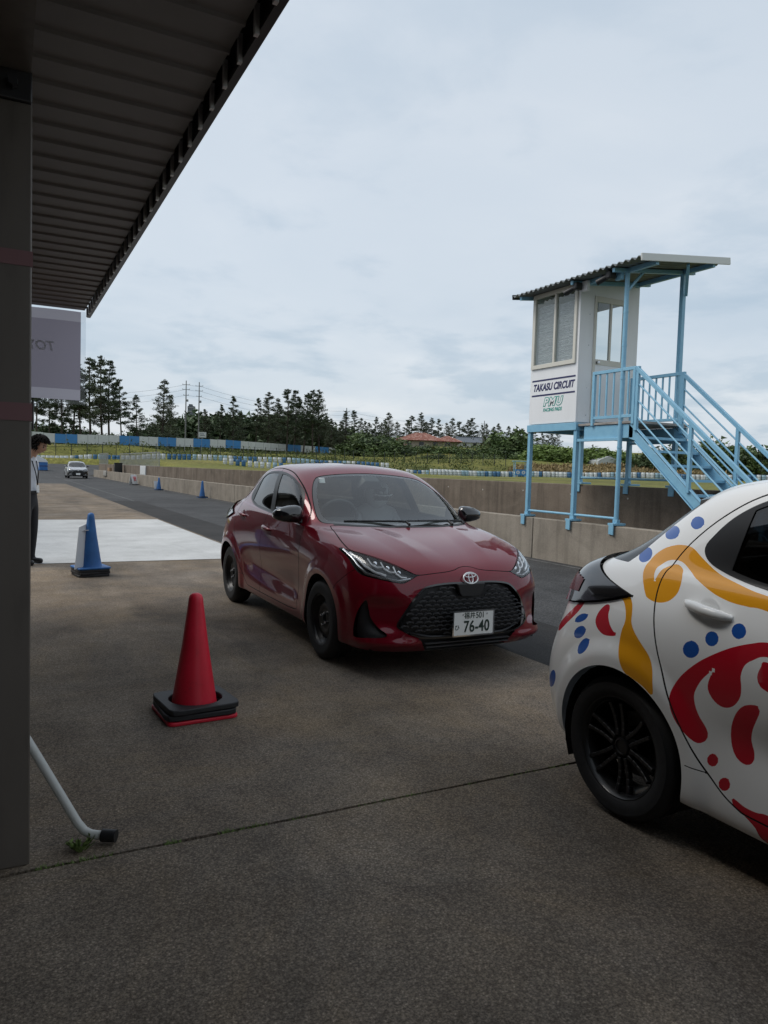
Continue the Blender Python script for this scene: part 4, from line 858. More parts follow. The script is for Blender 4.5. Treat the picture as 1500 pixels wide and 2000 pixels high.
# the concrete apron in slabs, with open joints between them
apron = empty('concrete_apron', (0, 0, 0)); tag(apron, kind='structure')
JX = [-12, -1.2, 3.67]; JY = [-20, -9.2, -3.2, 2.785, 11.25, 19.82, 29.5, 40, 52]
for i in range(len(JX)-1):
    for j in range(len(JY)-1):
        g = .009; r = random.Random(i*31+j)
        far_ = 1.0
        poly = []
        def edge(a, b, n=26):
            for t in range(n):
                k = t/n; poly.append((a[0]+(b[0]-a[0])*k+r.uniform(-.0035, .0035), a[1]+(b[1]-a[1])*k+r.uniform(-.0035, .0035)))
        x0, x1, y0, y1 = JX[i]+g, JX[i+1]-(g if i < len(JX)-2 else 0), JY[j]+g, JY[j+1]-g
        if JX[i+1] > 3: far_ = 1
        edge((x0, y0), (x1, y0)); edge((x1, y0), (x1, y1)); edge((x1, y1), (x0, y1)); edge((x0, y1), (x0, y0))
        MB().prism(poly, -.05, .0, 'z').build('slab', M_CONC, apron)
sheet('white_painted_area', -6, 3.60, 11.29, 19.79, .004, M_WPAINT)
for k, (x, y0, y1, wd) in enumerate(((4.55, 14, 78, .05), (8.1, 3, 60, .06))): sheet('lane_line', x, x+wd, y0, y1, -.016, M_LINE)
M_PATCH = ground_mat('dark_asphalt_strip', [(.3, (.030, .029, .029)), (.7, (.045, .043, .042))], 2., .3, 110, .85, .2, .5)
sheet('asphalt_edge_strip', 3.67, 4.75, -20, 30, -.015, M_PATCH)
for y in (43.0, 33.6, 52.4): sheet('lane_mark', 7.0, 8.0, y, y+.10, -.012, M_LINE)
# low pit wall
def wall(name, label, x0, x1, z0, z1, joints, m, coping=None):
    w_ = empty(name, (x0, joints[0], 0), 0, label, 'wall')
    for a, b in zip(joints, joints[1:]):
        MB().span((0, a-joints[0]+.012, z0), (x1-x0, b-joints[0]-.012, z1)).build('wall_panel', m, w_, bevel=.012)
    MB().span((.03, .0, z0), (x1-x0-.03, joints[-1]-joints[0], z1-.03)).build('joint_filler', M_SUB, w_)
    return w_
JL = [-18.19, -8.6, .88, 10.43, 15.2, 19.9, 24.6, 29.35, 34.1, 43.7, 53.1, 62.4, 71.8, 81]
wall('pit_wall', 'low weathered concrete pit wall along the asphalt lane', 8.35, 8.53, -.1, .69, JL, M_WALL)
JU = [-22, -12, -2, 8.0, 18.0, 28, 37.5, 47, 57, 67, 77, 88]
M_PATCH2 = mat('mortar_plug', (.42, .40, .36), .9)
upper_wall = wall('retaining_wall', 'taller brown concrete retaining wall behind the low pit wall', 9.60, 9.78, -.1, 1.29, JU, M_WALLD)
for k in range(26): MB().lathe([(0, -.004), (.016, -.004), (.018, 0)], 10, 'x', (-.001, 24.2+k*1.45, 1.10+.02*math.sin(k*2.1))).build('tie_hole', M_PATCH2, upper_wall, smooth=60)
sheet('walkway_between_walls', 8.5, 9.65, -20, 90, -.008, M_SUB)
# ------------------------------------------------------------------ terrain beyond the walls
CP = [(9.8, y, 1.0) for y in (-20, -8, 0, 8, 16, 26, 40, 60, 80)]
for px, py, d in [(100,901,112),(250,901,112),(320,897,112),(400,899,112),(546,904,115),(690,911,118),(763,913,118),(800,930,118),(950,931,118),(1080,932,116),(1265,934,112),(1490,939,108),(1640,943,105),
                  (75,872,124),(106,867,132),(233,870,141),(400,881,168),(545,887,192),(692,890,226),(60,862,126),(-120,850,122),
                  (150,893,122),(300,893,126),(420,893,140),(560,897,150),(690,902,160),
                  (740,893,175),(800,880,185),(850,872,190),(930,875,195),(1000,898,165),(1100,905,165),(1250,912,160),(1490,915,150),(1650,918,150),
                  (0,860,200),(300,860,260),(600,872,300),(900,868,300),(1200,885,300),(1500,900,300),(-300,850,250),(1800,900,300),(300,850,500),(900,860,500),(1500,880,500)]:
    p = at(px, py, d); CP.append((p.x, p.y, p.z))
for px in range(560, 1720, 116):
    b = np.interp(px, [560, 690, 763, 800, 950, 1080, 1265, 1490, 1700], [908, 914, 920, 931, 933, 934.5, 937, 942, 946])
    for d in (22, 32, 45, 60, 75, 90, 103):
        p = at(px, b, d); CP.append((p.x, p.y, min(p.z-.06, 1.08+.0028*(d-20))))
CP = np.array(CP)
def terr(x, y):
    x = np.asarray(x, float); y = np.asarray(y, float); sh = x.shape; Q = np.stack([x.ravel(), y.ravel()], 1)
    d2 = ((Q[:, None, :]-CP[None, :, :2])**2).sum(2)+4.0; wgt = d2**-1.7
    return ((wgt*CP[:, 2]).sum(1)/wgt.sum(1)).reshape(sh)
def tz(p): return float(terr(np.array([p[0]]), np.array([p[1]]))[0])
def ramp_z(y): t = np.clip((y-86)/25, 0, 1); return 1.12*t*t*(3-2*t)
def terrain(xs, ys):
    X, Y = np.meshgrid(xs, ys); Z = terr(X, Y)+.03*np.sin(X*.21+1.3)*np.sin(Y*.17)
    XR = 9.3+8.2*np.clip((Y-88.5)/2.0, 0, 1); Z = np.where((X < XR) & (Y < 110), np.minimum(Z, ramp_z(Y)-.12), Z)
    nr, nc = Z.shape
    o = MB().add(np.stack([X, Y, Z], 2).reshape(-1, 3).tolist(), [(a*nc+b, a*nc+b+1, (a+1)*nc+b+1, (a+1)*nc+b) for a in range(nr-1) for b in range(nc-1)]).build('grass_terrain', M_GRASS, smooth=80, fix=False); return tag(o, kind='structure')
terrain(9.70+370*np.linspace(0, 1, 130)**1.8, np.linspace(-20, 85, 54))
terrain(np.concatenate([np.linspace(-110, -12, 24), np.linspace(-10, 60, 60), np.linspace(63, 380, 90)]), np.concatenate([np.linspace(84.5, 120, 36), np.linspace(123, 420, 100)]))
ry = np.linspace(86, 111, 26); rx_ = np.linspace(-40, 9.2, 12); RXS = lambda y: (9.2+5.*min(max((y-88.5)/2.5, 0), 1))/9.2
rm = MB().add([(x if x < 0 else x*RXS(y), y, ramp_z(y)-.018) for y in ry for x in rx_], [(a*12+b, a*12+b+1, (a+1)*12+b+1, (a+1)*12+b) for a in range(25) for b in range(11)]).build('lane_rise', M_ASPH, smooth=80, fix=False); tag(rm, kind='structure')
# infield track ribbon crossing the grass
M_TRACK = ground_mat('track_asphalt', [(.3, (.10, .10, .10)), (.7, (.14, .14, .135))], .8, .2, 40, .9, .2, .1)
# ------------------------------------------------------------------ pit building: pillars and canopy
M_STEELG = mat('grey_painted_steel', (.130, .112, .095), .5, scale=5, detail=9, stretch=(1, 1, .35), stops=[(.25, (.085, .072, .060)), (.45, (.125, .108, .092)), (.68, (.140, .122, .104)), (.80, (.165, .145, .125))]); M_DECK = mat('canopy_deck', (.19, .18, .172), .6, .0, vary=.10, scale=2.); M_DARKST = mat('dark_fascia', (.022, .021, .023), .45)
M_PINK = mat('faded_red_stripe', (.21, .105, .11), .5); M_GWALL = mat('unseen_wall_grey', (.20, .195, .19), .8, vary=.15, scale=1.5); M_SLIT = mat('pale_sliver', (.62, .61, .60), .45, .5, vary=.2, scale=12)
def pillar(y, label):
    p = empty('pillar', (-.13, y, 0), 0, label, 'pillar', 'pillars of the pit building canopy')
    MB().span((-.22, 0, 0), (.22, .34, 2.62)).build('shaft', M_STEELG, p, bevel=.006)
    for z0, z1 in ((2.085, 2.135), (1.565, 1.625)): MB().span((-.223, -.003, z0), (.223, .343, z1)).build('stripe', M_PINK, p)
    MB().span((-.219, -.012, 2.62), (.219, .352, 2.72)).build('cap_plate', M_DARKST, p, bevel=.005)
    for x in (-.16, .0, .16): MB().lathe([(0, -.028), (.016, -.028), (.018, -.016), (.018, 0)], 6, 'y', (x, -.018, 2.665)).build('bolt', M_DARKST, p)
    return p
for y, lb in ((2.83, 'grey steel canopy pillar with two faded red stripes at the left edge'), (-4.4, 'grey steel canopy pillar standing behind the camera')): pillar(y, lb)
can = empty('canopy', (0, 0, 0), 0, 'dark steel roof canopy of the pit building with ribbed underside', 'canopy')
RY0, RY1, RX0, RX1, RZ = -14.0, 8.42, -6.0, .765, 3.0
y = RY1-.03; k = 0
while y > RY0:
    # one pan of decking between two ribs
    a, b = y-.205, y
    prof = [(a, RZ), (a+.010, RZ-.012), (a+.026, RZ-.012), (a+.036, RZ), (b, RZ), (b, RZ+.012), (a, RZ+.012)]
    if y > 1.0: MB().prism(prof, RX0 if False else -1.6, RX1, 'x').build('deck_pan', M_DECK, can); 
    y -= .205; k += 1
MB().span((RX0, RY0, RZ), (RX1, 1.0, RZ+.012)).build('deck', M_DECK, can); MB().span((RX0, 1.0, RZ+.001), (-1.6, RY1, RZ+.013)).build('deck', M_DECK, can)
MB().span((RX0, RY0, RZ+.16), (RX1+.075, RY1+.05, RZ+.20)).build('roof_sheet', M_DARKST, can)
MB().prism([(RX1+.034, RZ-.050), (RX1+.068, RZ-.050), (RX1+.085, RZ+.16), (RX1+.050, RZ+.16)], RY0, RY1+.05, 'y').build('fascia', M_DARKST, can, bevel=.006)
MB().span((RX1+.030, RY0, RZ-.056), (RX1+.062, RY1+.05, RZ-.036)).build('gutter_lip', M_DARKST, can)
y = RY1-.10
while y > .5:
    MB().span((RX1+.010, y, RZ-.075), (RX1+.026, y+.022, RZ+.03)).build('edge_sliver', M_SLIT, can); y -= .205  # row of pale upright slivers between deck edge and fascia
for x in (-.33, .07): MB().span((x-.004 if x < 0 else x-.05, RY0, 2.72), (x+.05 if x < 0 else x+.004, RY1-.1, 2.99)).build('beam_web', M_DARKST, can)
MB().span((-.36, RY0, 2.715), (.085, 8.0, 2.735)).build('beam_flange', M_STEELG, can)
for x in (-.24, -.13, -.02): MB().span((x-.015, RY0, 2.735), (x+.015, 8.0, 2.80)).build('beam_rib', M_DARKST, can)
gb_ = empty('unseen_garage_walls', (0, 0, 0), 0, 'unseen grey garage walls added under the canopy to shade the scene', 'building')  # walls added out of view to block light under the canopy
MB().span((-6.1, -14, 0), (-5.9, 8.3, 3.0)).build('wall', M_GWALL, gb_); MB().span((-5.9, 8.1, 0), (-2.4, 8.3, 3.0)).build('wall', M_GWALL, gb_)
MB().span((-6.1, -14.2, 0), (.5, -14, 3.0)).build('wall', M_GWALL, gb_)
g2 = empty('unseen_garage_block', (-4, 14, 0), 0, 'unseen long grey garage block added behind the pillar to darken the car reflections', 'building')  # unseen block, put here so the car sides reflect something dark
MB().span((-9, 0, 0), (0, 36, 4.2)).build('wall', M_GWALL, g2); MB().span((-9.3, -.3, 4.2), (1.2, 36.3, 4.45)).build('roof', M_DARKST, g2)
for k in range(7): MB().span((.0, 1+k*5, 0), (.05, 4.6+k*5, 3.2)).build('shutter', M_DARKST, g2)
# white bent-tube foot leaning out beside the pillar
M_WTUBE = mat('chipped_white_enamel', (.55, .56, .54), .35, 0, .5, .2, stops=[(.0, (.55, .56, .54)), (.70, (.50, .51, .48)), (.74, (.16, .13, .10)), (1., (.12, .10, .08))], scale=30, detail=10)
lg_ = empty('tube_stand', (.3, 2.96, 0), 0, 'white bent steel tube stand leg with black rubber foot beside the pillar', 'stand')
MB().tube([(-.50, .42, 1.34), (-.29, .12, .52), (-.185, .045, .335), (-.045, -.025, .075), (-.022, -.038, .045), (.0, -.05, .033), (.022, -.062, .030), (.05, -.078, .030)], .0165, 14).build('tube', M_WTUBE, lg_, smooth=60)
MB().tube([(.038, -.071, .030), (.085, -.098, .030)], .023, 14).build('rubber_foot', M_BLK, lg_, smooth=60)
# weeds in the joint
M_WEED = mat('weed_green', (.13, .19, .05), .8, vary=.3, scale=40)
def tuft(nm, x, y, n, h, spread, label=None, cat='weed', group=None):
    r = random.Random(hash((round(x*100), n)) & 0xffff); b = MB()
    for k in range(n):
        a = r.uniform(0, 6.28); l = h*r.uniform(.45, 1.); o = r.uniform(0, spread); lean = r.uniform(.2, .8)
        p0 = Vector((o*math.cos(a)*.4, o*math.sin(a)*.4, -.004)); d = Vector((math.cos(a)*lean, math.sin(a)*lean, 1)).normalized(); sx = Vector((-math.sin(a), math.cos(a), 0))*.0026*(1+h*3)
        p1 = p0+d*l*.6; p2 = p0+d*l+Vector((math.cos(a), math.sin(a), -.4))*l*.25
        b.add([p0-sx*.5, p0+sx*.5, p1+sx, p2, p1-sx], [(0, 1, 2, 3, 4)])
        for q in range(3):
            t = r.uniform(.25, .9); c = p0.lerp(p2, t); s2 = sx*r.choice((-3, 3)); b.add([c, c+s2+d*.006, c+s2*1.4+d*.014, c+d*.012], [(0, 1, 2, 3)])
    o = b.build(nm, M_WEED, fix=False, loc=(x, y, 0)); return o
tag(tuft('weed', .262, 2.862, 30, .062, .035), 'small green weed growing beside the white tube foot', 'weed')
jm = MB(); r_ = random.Random(3)
for k in range(900):
    x = r_.uniform(.1, 1.0) if r_.random() < .7 else r_.uniform(1.0, 2.6); y = 2.785+r_.uniform(-.010, .010)
    if math.sin(x*9)+math.sin(x*23+1) < -.1: continue
    a = r_.uniform(0, 6.28); l = r_.uniform(.006, .020); d = Vector((math.cos(a)*.8, math.sin(a)*.8, .9))*l; s2 = Vector((-math.sin(a), math.cos(a), 0))*.003
    p = Vector((x, y, -.006)); jm.add([p-s2, p+s2, p+d], [(0, 1, 2)])
tag(jm.build('joint_moss', M_WEED, fix=False), 'thin green moss and sprouts along the slab joint', 'moss', kind='stuff')
# ------------------------------------------------------------------ banner at the end of the canopy
def sheer(name, tint, trans):
    m = bpy.data.materials.new(name); m.use_nodes = True; t = m.node_tree; t.nodes.clear(); o = N(t, 'ShaderNodeOutputMaterial')
    d = N(t, 'ShaderNodeBsdfDiffuse'); d.inputs[0].default_value = (*tint, 1); tl = N(t, 'ShaderNodeBsdfTranslucent'); tl.inputs[0].default_value = (*tint, 1); mx = N(t, 'ShaderNodeMixShader'); mx.inputs[0].default_value = trans
    t.links.new(d.outputs[0], mx.inputs[1]); t.links.new(tl.outputs[0], mx.inputs[2]); t.links.new(mx.outputs[0], o.inputs[0]); return m
M_BAN = sheer('banner_cloth', (.27, .26, .32), .55); M_BAND = sheer('banner_band', (.42, .42, .49), .55); M_BTXT = sheer('banner_letter', (.74, .74, .78), .42); M_VINYL = glass_mat('clear_vinyl', (.80, .82, .84), 1.5, .08)
bn = empty('banner', (.0, 8.47, 2.05), 0, 'grey translucent banner with reversed lettering hanging from the end of the canopy', 'banner')
def rag(x0, x1, z0, z1, y, nm, m, n=26, amp=.010):
    v = []; f = []; nz = 12
    for j in range(nz+1):
        for i in range(n+1):
            x = x0+(x1-x0)*i/n; z = z0+(z1-z0)*j/nz; v.append((x, y+amp*math.sin(x*9+z*3)*math.sin(z*4+1), z))
    f = [(j*(n+1)+i, j*(n+1)+i+1, (j+1)*(n+1)+i+1, (j+1)*(n+1)+i) for j in range(nz) for i in range(n)]
    return MB().add(v, f).build(nm, m, bn, smooth=80, fix=False)
rag(-1.6, .735, .135, .84, 0, 'cloth', M_BAN); rag(-1.6, .735, .025, .135, 0, 'lower_band', M_BAND); rag(-1.6, .735, .84, .945, 0, 'upper_band', M_BAND)
rag(.735, .785, .0, .95, .002, 'clear_edge', M_VINYL, 4); rag(-1.6, .785, -.018, .025, .002, 'clear_hem', M_VINYL)
bt = text_mesh('lettering', 'TOYOTA', .128, M_BTXT, bn, (.495, -.014, .56), (math.pi/2, 0, 0), align='LEFT', shear=.25, bold=.004, xscale=-1.0)
MB().tube([(.285, .05, -1.0 if False else -.30), (.285, .05, .0)], .012, 8).build('hanging_rod', M_DARKST, bn)
# ------------------------------------------------------------------ control tower on the pit wall
M_LBLUE = mat('light_blue_paint', (.22, .455, .62), .42, 0, .5, .15, scale=9, detail=10, stops=[(.3, (.195, .42, .585)), (.6, (.235, .475, .635)), (.735, (.235, .475, .635)), (.775, (.20, .13, .08))]); M_CABIN = mat('white_cabin_panel', (.78, .79, .80), .45, vary=.035, scale=3, stretch=(1, 1, .25), detail=9)
M_CREAM = mat('cream_window_frame', (.62, .60, .53), .45); M_NAVY = mat('navy_letters', (.018, .020, .095), .5); M_TEAL = mat('teal_letters', (.02, .30, .24), .5)
M_CORR = mat('grey_corrugated_roof', (.16, .17, .17), .5, .3, vary=.2, scale=3); M_TRIMW = mat('pale_roof_trim', (.62, .64, .62), .5); M_REED = mat('reed_blind', (.60, .59, .61), .9, vary=.6, scale=5, stretch=(1, 2.5, 60), detail=8); M_REED2 = mat('reed_blind_light', (.80, .79, .80), .9, vary=.5, scale=5, stretch=(1, 2.5, 60), detail=8)
M_TIMBER = mat('weathered_timber', (.30, .28, .26), .85, vary=.3, scale=6)
G_PANE = glass_mat('window_pane', (.85, .88, .88), 1.5)
tw = empty('control_tower', (8.35, 9.5, .69), 0, 'light blue steel control tower with white cabin and stairs on the pit wall', 'tower')
def T(x, y, z): return (x-8.35, y-9.5, z-.69)
def tpart(nm, m, fn, parent=tw, bevel=.004, smooth=False):
    b = MB(); fn(b); return b.build(nm, m, parent, bevel=bevel, smooth=smooth)
def tspan(nm, m, a, b_, parent=tw, bevel=.004): return tpart(nm, m, lambda b: b.span(T(*a), T(*b_)), parent, bevel)
def tbar(nm, m, a, b_, w_, h_, parent=tw, bevel=.003, upv=(0, 0, 1)): return tpart(nm, m, lambda b: b.bar(T(*a), T(*b_), w_, h_, upv=upv), parent, bevel)
def ttube(nm, m, pts, r, parent=tw): return tpart(nm, m, lambda b: b.tube([T(*p) for p in pts], r, 10), parent, 0, 60)
for y in (10.70, 9.50): tspan('post', M_LBLUE, (8.40, y-.035, .78), (8.47, y+.035, 2.20))
ttube('tall_post', M_LBLUE, [(8.43, 8.52, .76), (8.43, 8.52, 4.60)], .037)
for z in (1.9, 2.35, 2.95, 3.45, 3.95): tpart('post_band', M_LBLUE, lambda b: b.lathe([(.037, -.015), (.041, -.015), (.041, .015), (.037, .015)], 12, 'z', T(8.43, 8.52, z)), bevel=0, smooth=50)
for y, zt in ((10.70, 2.20), (9.50, 2.20), (8.52, 4.76)): tspan('post', M_LBLUE, (9.59, y-.035, 1.37), (9.66, y+.035, zt))
for y in (10.70, 9.50, 8.52):          # saddle clamps over the low wall
    c = tspan('wall_clamp', M_LBLUE, (8.33, y-.075, .70), (8.56, y+.075, .735)); 
    tspan('clamp_cheek', M_LBLUE, (8.325, y-.05, .56), (8.345, y+.05, .735), c); tspan('clamp_cheek', M_LBLUE, (8.535, y-.05, .56), (8.555, y+.05, .735), c)
    tspan('clamp_stub', M_LBLUE, (8.40, y-.045, .735), (8.47, y+.045, .79), c); tspan('clamp_flange', M_LBLUE, (8.31, y-.065, .555), (8.325, y-.02, .735), c)
    c = tspan('wall_clamp', M_LBLUE, (9.57, y-.11, 1.30), (9.81, y+.11, 1.335)); tspan('clamp_cheek', M_LBLUE, (9.575, y-.055, 1.16), (9.595, y+.055, 1.335), c); tspan('clamp_stub', M_LBLUE, (9.59, y-.045, 1.335), (9.66, y+.045, 1.38), c)
c = tspan('wall_clamp', M_LBLUE, (9.57, 7.45, 1.30), (9.81, 7.62, 1.335)); tspan('clamp_cheek', M_LBLUE, (9.575, 7.48, 1.12), (9.595, 7.59, 1.335), c)
ttube('base_rail', M_LBLUE, [(8.435, 10.67, .805), (8.435, 8.55, .805)], .021); ttube('base_rail', M_LBLUE, [(9.625, 10.67, 1.42), (9.625, 8.55, 1.42)], .021)
# floor frame, platform
for a, b_ in (((8.38, 9.46, 2.20), (8.46, 10.745, 2.325)), ((9.60, 9.46, 2.20), (9.68, 10.745, 2.325)), ((8.46, 9.46, 2.203), (9.60, 9.54, 2.322)), ((8.46, 10.665, 2.203), (9.60, 10.745, 2.322))): tspan('floor_beam', M_LBLUE, a, b_)
tspan('cabin_floor', M_LBLUE, (8.46, 9.54, 2.285), (9.60, 10.665, 2.315))
for x in (8.44, 9.56): tspan('platform_beam', M_LBLUE, (x, 8.27, 2.045), (x+.05, 9.33, 2.255))
tspan('platform_beam', M_LBLUE, (8.49, 9.27, 2.05), (9.56, 9.32, 2.25)); tspan('platform_deck', M_TIMBER, (8.42, 8.22, 2.262), (9.63, 9.46, 2.30))
tbar('cross_pipe', M_LBLUE, (8.435, 9.47, 2.03), (8.435, 8.55, 2.03), .045, .045)
tbar('cross_pipe', M_LBLUE, (9.625, 9.47, 2.03), (9.625, 8.55, 2.03), .045, .045)
# cabin
cb = empty('cabin', T(8.35, 9.5, .69), 0, parent=tw)
X0, X1, Y0, Y1, Z0 = 8.40, 9.70, 9.50, 10.72, 2.335
def cz(x): return 4.60+(x-8.40)*.125
tspan('sign_panel', M_CABIN, (X0, Y0, Z0), (X0+.03, Y1, 3.30), cb); 
tspan('corner_panel', M_CABIN, (X0+.002, Y0, 3.30), (X0+.03, Y0+.055, 4.60), cb); tspan('corner_panel', M_CABIN, (X0+.002, Y1-.03, 3.30), (X0+.03, Y1, 4.60), cb)
tpart('side_panel', M_CABIN, lambda b: b.prism([T(X0+.03, 0, Z0)[::2], T(8.70, 0, Z0)[::2], T(8.70, 0, cz(8.70))[::2], T(X0+.03, 0, cz(X0+.03))[::2]], T(0, Y0, 0)[1], T(0, Y0+.03, 0)[1], 'y'), cb)
tpart('side_panel', M_CABIN, lambda b: b.prism([T(9.40, 0, Z0)[::2], T(X1, 0, Z0)[::2], T(X1, 0, cz(X1))[::2], T(9.40, 0, cz(9.40))[::2]], T(0, Y0, 0)[1], T(0, Y0+.03, 0)[1], 'y'), cb)
tpart('door_head', M_CABIN, lambda b: b.prism([T(8.70, 0, 4.42)[::2], T(9.40, 0, 4.42)[::2], T(9.40, 0, cz(9.40))[::2], T(8.70, 0, cz(8.70))[::2]], T(0, Y0, 0)[1], T(0, Y0+.03, 0)[1], 'y'), cb)
tspan('back_panel', M_CABIN, (X1-.03, Y0+.03, Z0), (X1, Y1, 3.25), cb); tspan('back_post', M_CABIN, (X1-.03, Y0+.03, 3.25), (X1, Y0+.12, 4.76), cb); tspan('back_post', M_CABIN, (X1-.03, Y1-.12, 3.25), (X1, Y1, 4.76), cb); tspan('back_head', M_CABIN, (X1-.03, Y0+.12, 4.45), (X1, Y1-.12, 4.76), cb)
tpart('end_panel', M_CABIN, lambda b: b.prism([T(X0+.03, 0, Z0)[::2], T(X1-.03, 0, Z0)[::2], T(X1-.03, 0, cz(X1))[::2], T(X0+.03, 0, cz(X0))[::2]], T(0, Y1-.03, 0)[1], T(0, Y1, 0)[1], 'y'), cb)
wn = empty('window', T(X0, Y0, 3.3), 0, parent=cb)
def W(x, y, z): p = T(x, y, z); q = T(X0, Y0, 3.3); return tuple(a-b for a, b in zip(p, q))
def wspan(nm, m, a, b_, bevel=.003): b = MB().span(W(*a), W(*b_)); return b.build(nm, m, wn, bevel=bevel)
for a, b_ in (((8.37, Y0+.055, 3.30), (8.43, Y1-.03, 3.37)), ((8.37, Y0+.055, 4.53), (8.43, Y1-.03, 4.60)), ((8.372, Y0+.055, 3.37), (8.428, Y0+.115, 4.53)), ((8.372, Y1-.10, 3.37), (8.428, Y1-.03, 4.53)), ((8.376, 10.08, 3.37), (8.42, 10.125, 4.53))): wspan('frame', M_CREAM, a, b_)
wspan('pane', G_PANE, (8.395, 10.125, 3.37), (8.399, Y1-.10, 4.53), 0); wspan('pane', G_PANE, (8.405, Y0+.115, 3.37), (8.409, 10.08, 4.53), 0)
rb = MB(); rbr = random.Random(2); rbl = MB()
zz_ = 3.375
while zz_ < 4.40:
    for (ya, yb) in ((9.62, 10.07), (10.13, 10.61)):
        n = 9; top = 4.45 if ya > 10 else 4.36
        if zz_ > top: continue
        pts = [W(8.445+rbr.uniform(-.004, .004), ya+(yb-ya)*k/n, zz_+rbr.uniform(-.0035, .0035)) for k in range(n+1)]
        (rb if rbr.random() < .62 else rbl).tube(pts, .0058, 4)
    zz_ += .0135
rb.build('reed_blind', M_REED, wn, fix=False); rbl.build('reed_blind', M_REED2, wn, fix=False)
dr = empty('door', T(8.70, Y0, Z0), 0, parent=cb)
def dspan(nm, m, a, b_, bevel=.003): q = T(8.70, Y0, Z0); return MB().span(*[tuple(u-v for u, v in zip(T(*p), q)) for p in (a, b_)]).build(nm, m, dr, bevel=bevel)
dspan('lower_panel', M_CABIN, (8.74, Y0-.012, 2.36), (9.36, Y0+.02, 3.33))
for a, b_ in (((8.70, Y0-.02, 2.335), (8.75, Y0+.04, 4.42)), ((9.36, Y0-.02, 2.335), (9.40, Y0+.04, 4.42)), ((8.75, Y0-.02, 4.33), (9.36, Y0+.04, 4.42)), ((8.75, Y0-.018, 3.30), (9.36, Y0+.03, 3.39)), ((9.045, Y0-.015, 3.39), (9.085, Y0+.025, 4.33))): dspan('frame', M_CREAM, a, b_)
dspan('pane', G_PANE, (8.75, Y0-.002, 3.39), (9.045, Y0+.002, 4.33), 0); dspan('pane', G_PANE, (9.085, Y0-.002, 3.39), (9.36, Y0+.002, 4.33), 0)
q = T(8.70, Y0, Z0); MB().lathe([(0, -.055), (.024, -.052), (.026, -.035), (.012, -.025), (.012, 0), (.022, 0)], 14, 'y', tuple(u-v for u, v in zip(T(8.785, Y0-.018, 3.335), q))).build('door_knob', M_SATIN, dr, smooth=50)
for z in (2.45, 2.9, 3.6, 4.1): dspan('rivet', M_SATIN, (8.60, Y0-.006, z), (8.612, Y0, z+.012), 0)
# lettering on the sign panel
RS = Matrix(((0, 0, -1), (-1, 0, 0), (0, 1, 0))).to_euler()
def stext(nm, body, size, m, y, z, **kw): return text_mesh(nm, body, size, m, cb, tuple(u-v for u, v in zip(T(X0-.0015, y, z), (0, 0, 0))), RS, **kw)
stext('lettering', 'TAKASU CIRCUIT', .168, M_NAVY, 10.105, 2.966, shear=.24, bold=.0065, xscale=.80)
for z in (3.095, 2.835): tspan('stripe', M_NAVY, (X0-.003, 9.545, z-.014), (X0+.001, 10.665, z+.014), cb, 0)
o1 = stext('logo_outline', 'PMU', .185, M_TEAL, 10.10, 2.705, shear=.24, bold=.018, xscale=1.15, extrude=.0006, spacing=1.20)
o2 = stext('logo_fill', 'PMU', .185, M_CABIN, 10.10, 2.705, shear=.24, bold=.0045, xscale=1.15, extrude=.0022, spacing=1.20)
stext('lettering', 'RACING PADS', .082, M_TEAL, 10.10, 2.572, shear=.24, bold=.003, xscale=.92)
# railings
def rail(x, y0, y1, nb):
    r = tbar('top_rail', M_LBLUE, (x, y0, 3.085), (x, y1, 3.085), .05, .05); tbar('bottom_rail', M_LBLUE, (x, y0, 2.375), (x, y1, 2.375), .04, .045)
    for y in (y0-.025, y1+.025): tspan('rail_post', M_LBLUE, (x-.024, y-.026, 2.25), (x+.024, y+.026, 3.108))
    for k in range(nb): y = y0+(y1-y0)*(k+1)/(nb+1); tspan('baluster', M_LBLUE, (x-.010, y-.012, 2.395), (x+.010, y+.012, 3.062), bevel=0)
rail(8.425, 9.15, 8.24, 5); rail(9.42, 9.32, 8.24, 7)
# stairs
SY0, SZ0, SL = 8.30, 2.26, .86
def sp_(y): return SZ0-(SY0-y)*SL
for x in (8.44, 9.40):
    tpart('stringer', M_LBLUE, lambda b: b.prism([T(0, SY0+.06, sp_(SY0))[1:], T(0, 5.72, sp_(5.72))[1:], T(0, 5.72, sp_(5.72)-.16)[1:], T(0, SY0-.07, sp_(SY0)-.26)[1:], T(0, SY0+.06, sp_(SY0)-.22)[1:]], T(x, 0, 0)[0], T(x+.022, 0, 0)[0], 'x'))
    tpart('stringer_flange', M_LBLUE, lambda b: b.bar(T(x+.011, SY0, sp_(SY0)+.004), T(x+.011, 5.72, sp_(5.72)+.004), .065, .010)); tpart('stringer_flange', M_LBLUE, lambda b: b.bar(T(x+.011, SY0-.08, sp_(SY0-.08)-.205), T(x+.011, 5.80, sp_(5.80)-.205), .065, .010))
    tbar('handrail', M_LBLUE, (x-.01, 8.24, 3.085), (x-.01, 5.90, 3.085-(8.24-5.90)*.835), .05, .055)
    for k in range(3):
        z = 2.88-.245*k; ttube('stair_rail', M_LBLUE, [(x-.005, 8.22, z-.02), (x-.005, 5.95, z-.02-(8.22-5.95)*(.835+.008*k))], .013)
    for y in (7.20, 6.05): tspan('stair_post', M_LBLUE, (x-.03, y-.026, sp_(y)-.06), (x+.018, y+.026, 3.085-(8.24-y)*.835-.02))
    tspan('top_post', M_LBLUE, (x-.03, 8.215-.03, 2.15), (x+.018, 8.215+.03, 3.105))
for k in range(10):
    z = 2.055-.207*k; y = 8.22-.2405*k
    tspan('tread', M_LBLUE, (8.462, y-.11, z-.012), (9.40, y+.12, z+.006), bevel=.002); tspan('tread_nose', M_LBLUE, (8.463, y-.128, z-.030), (9.399, y-.112, z+.008), bevel=.002)
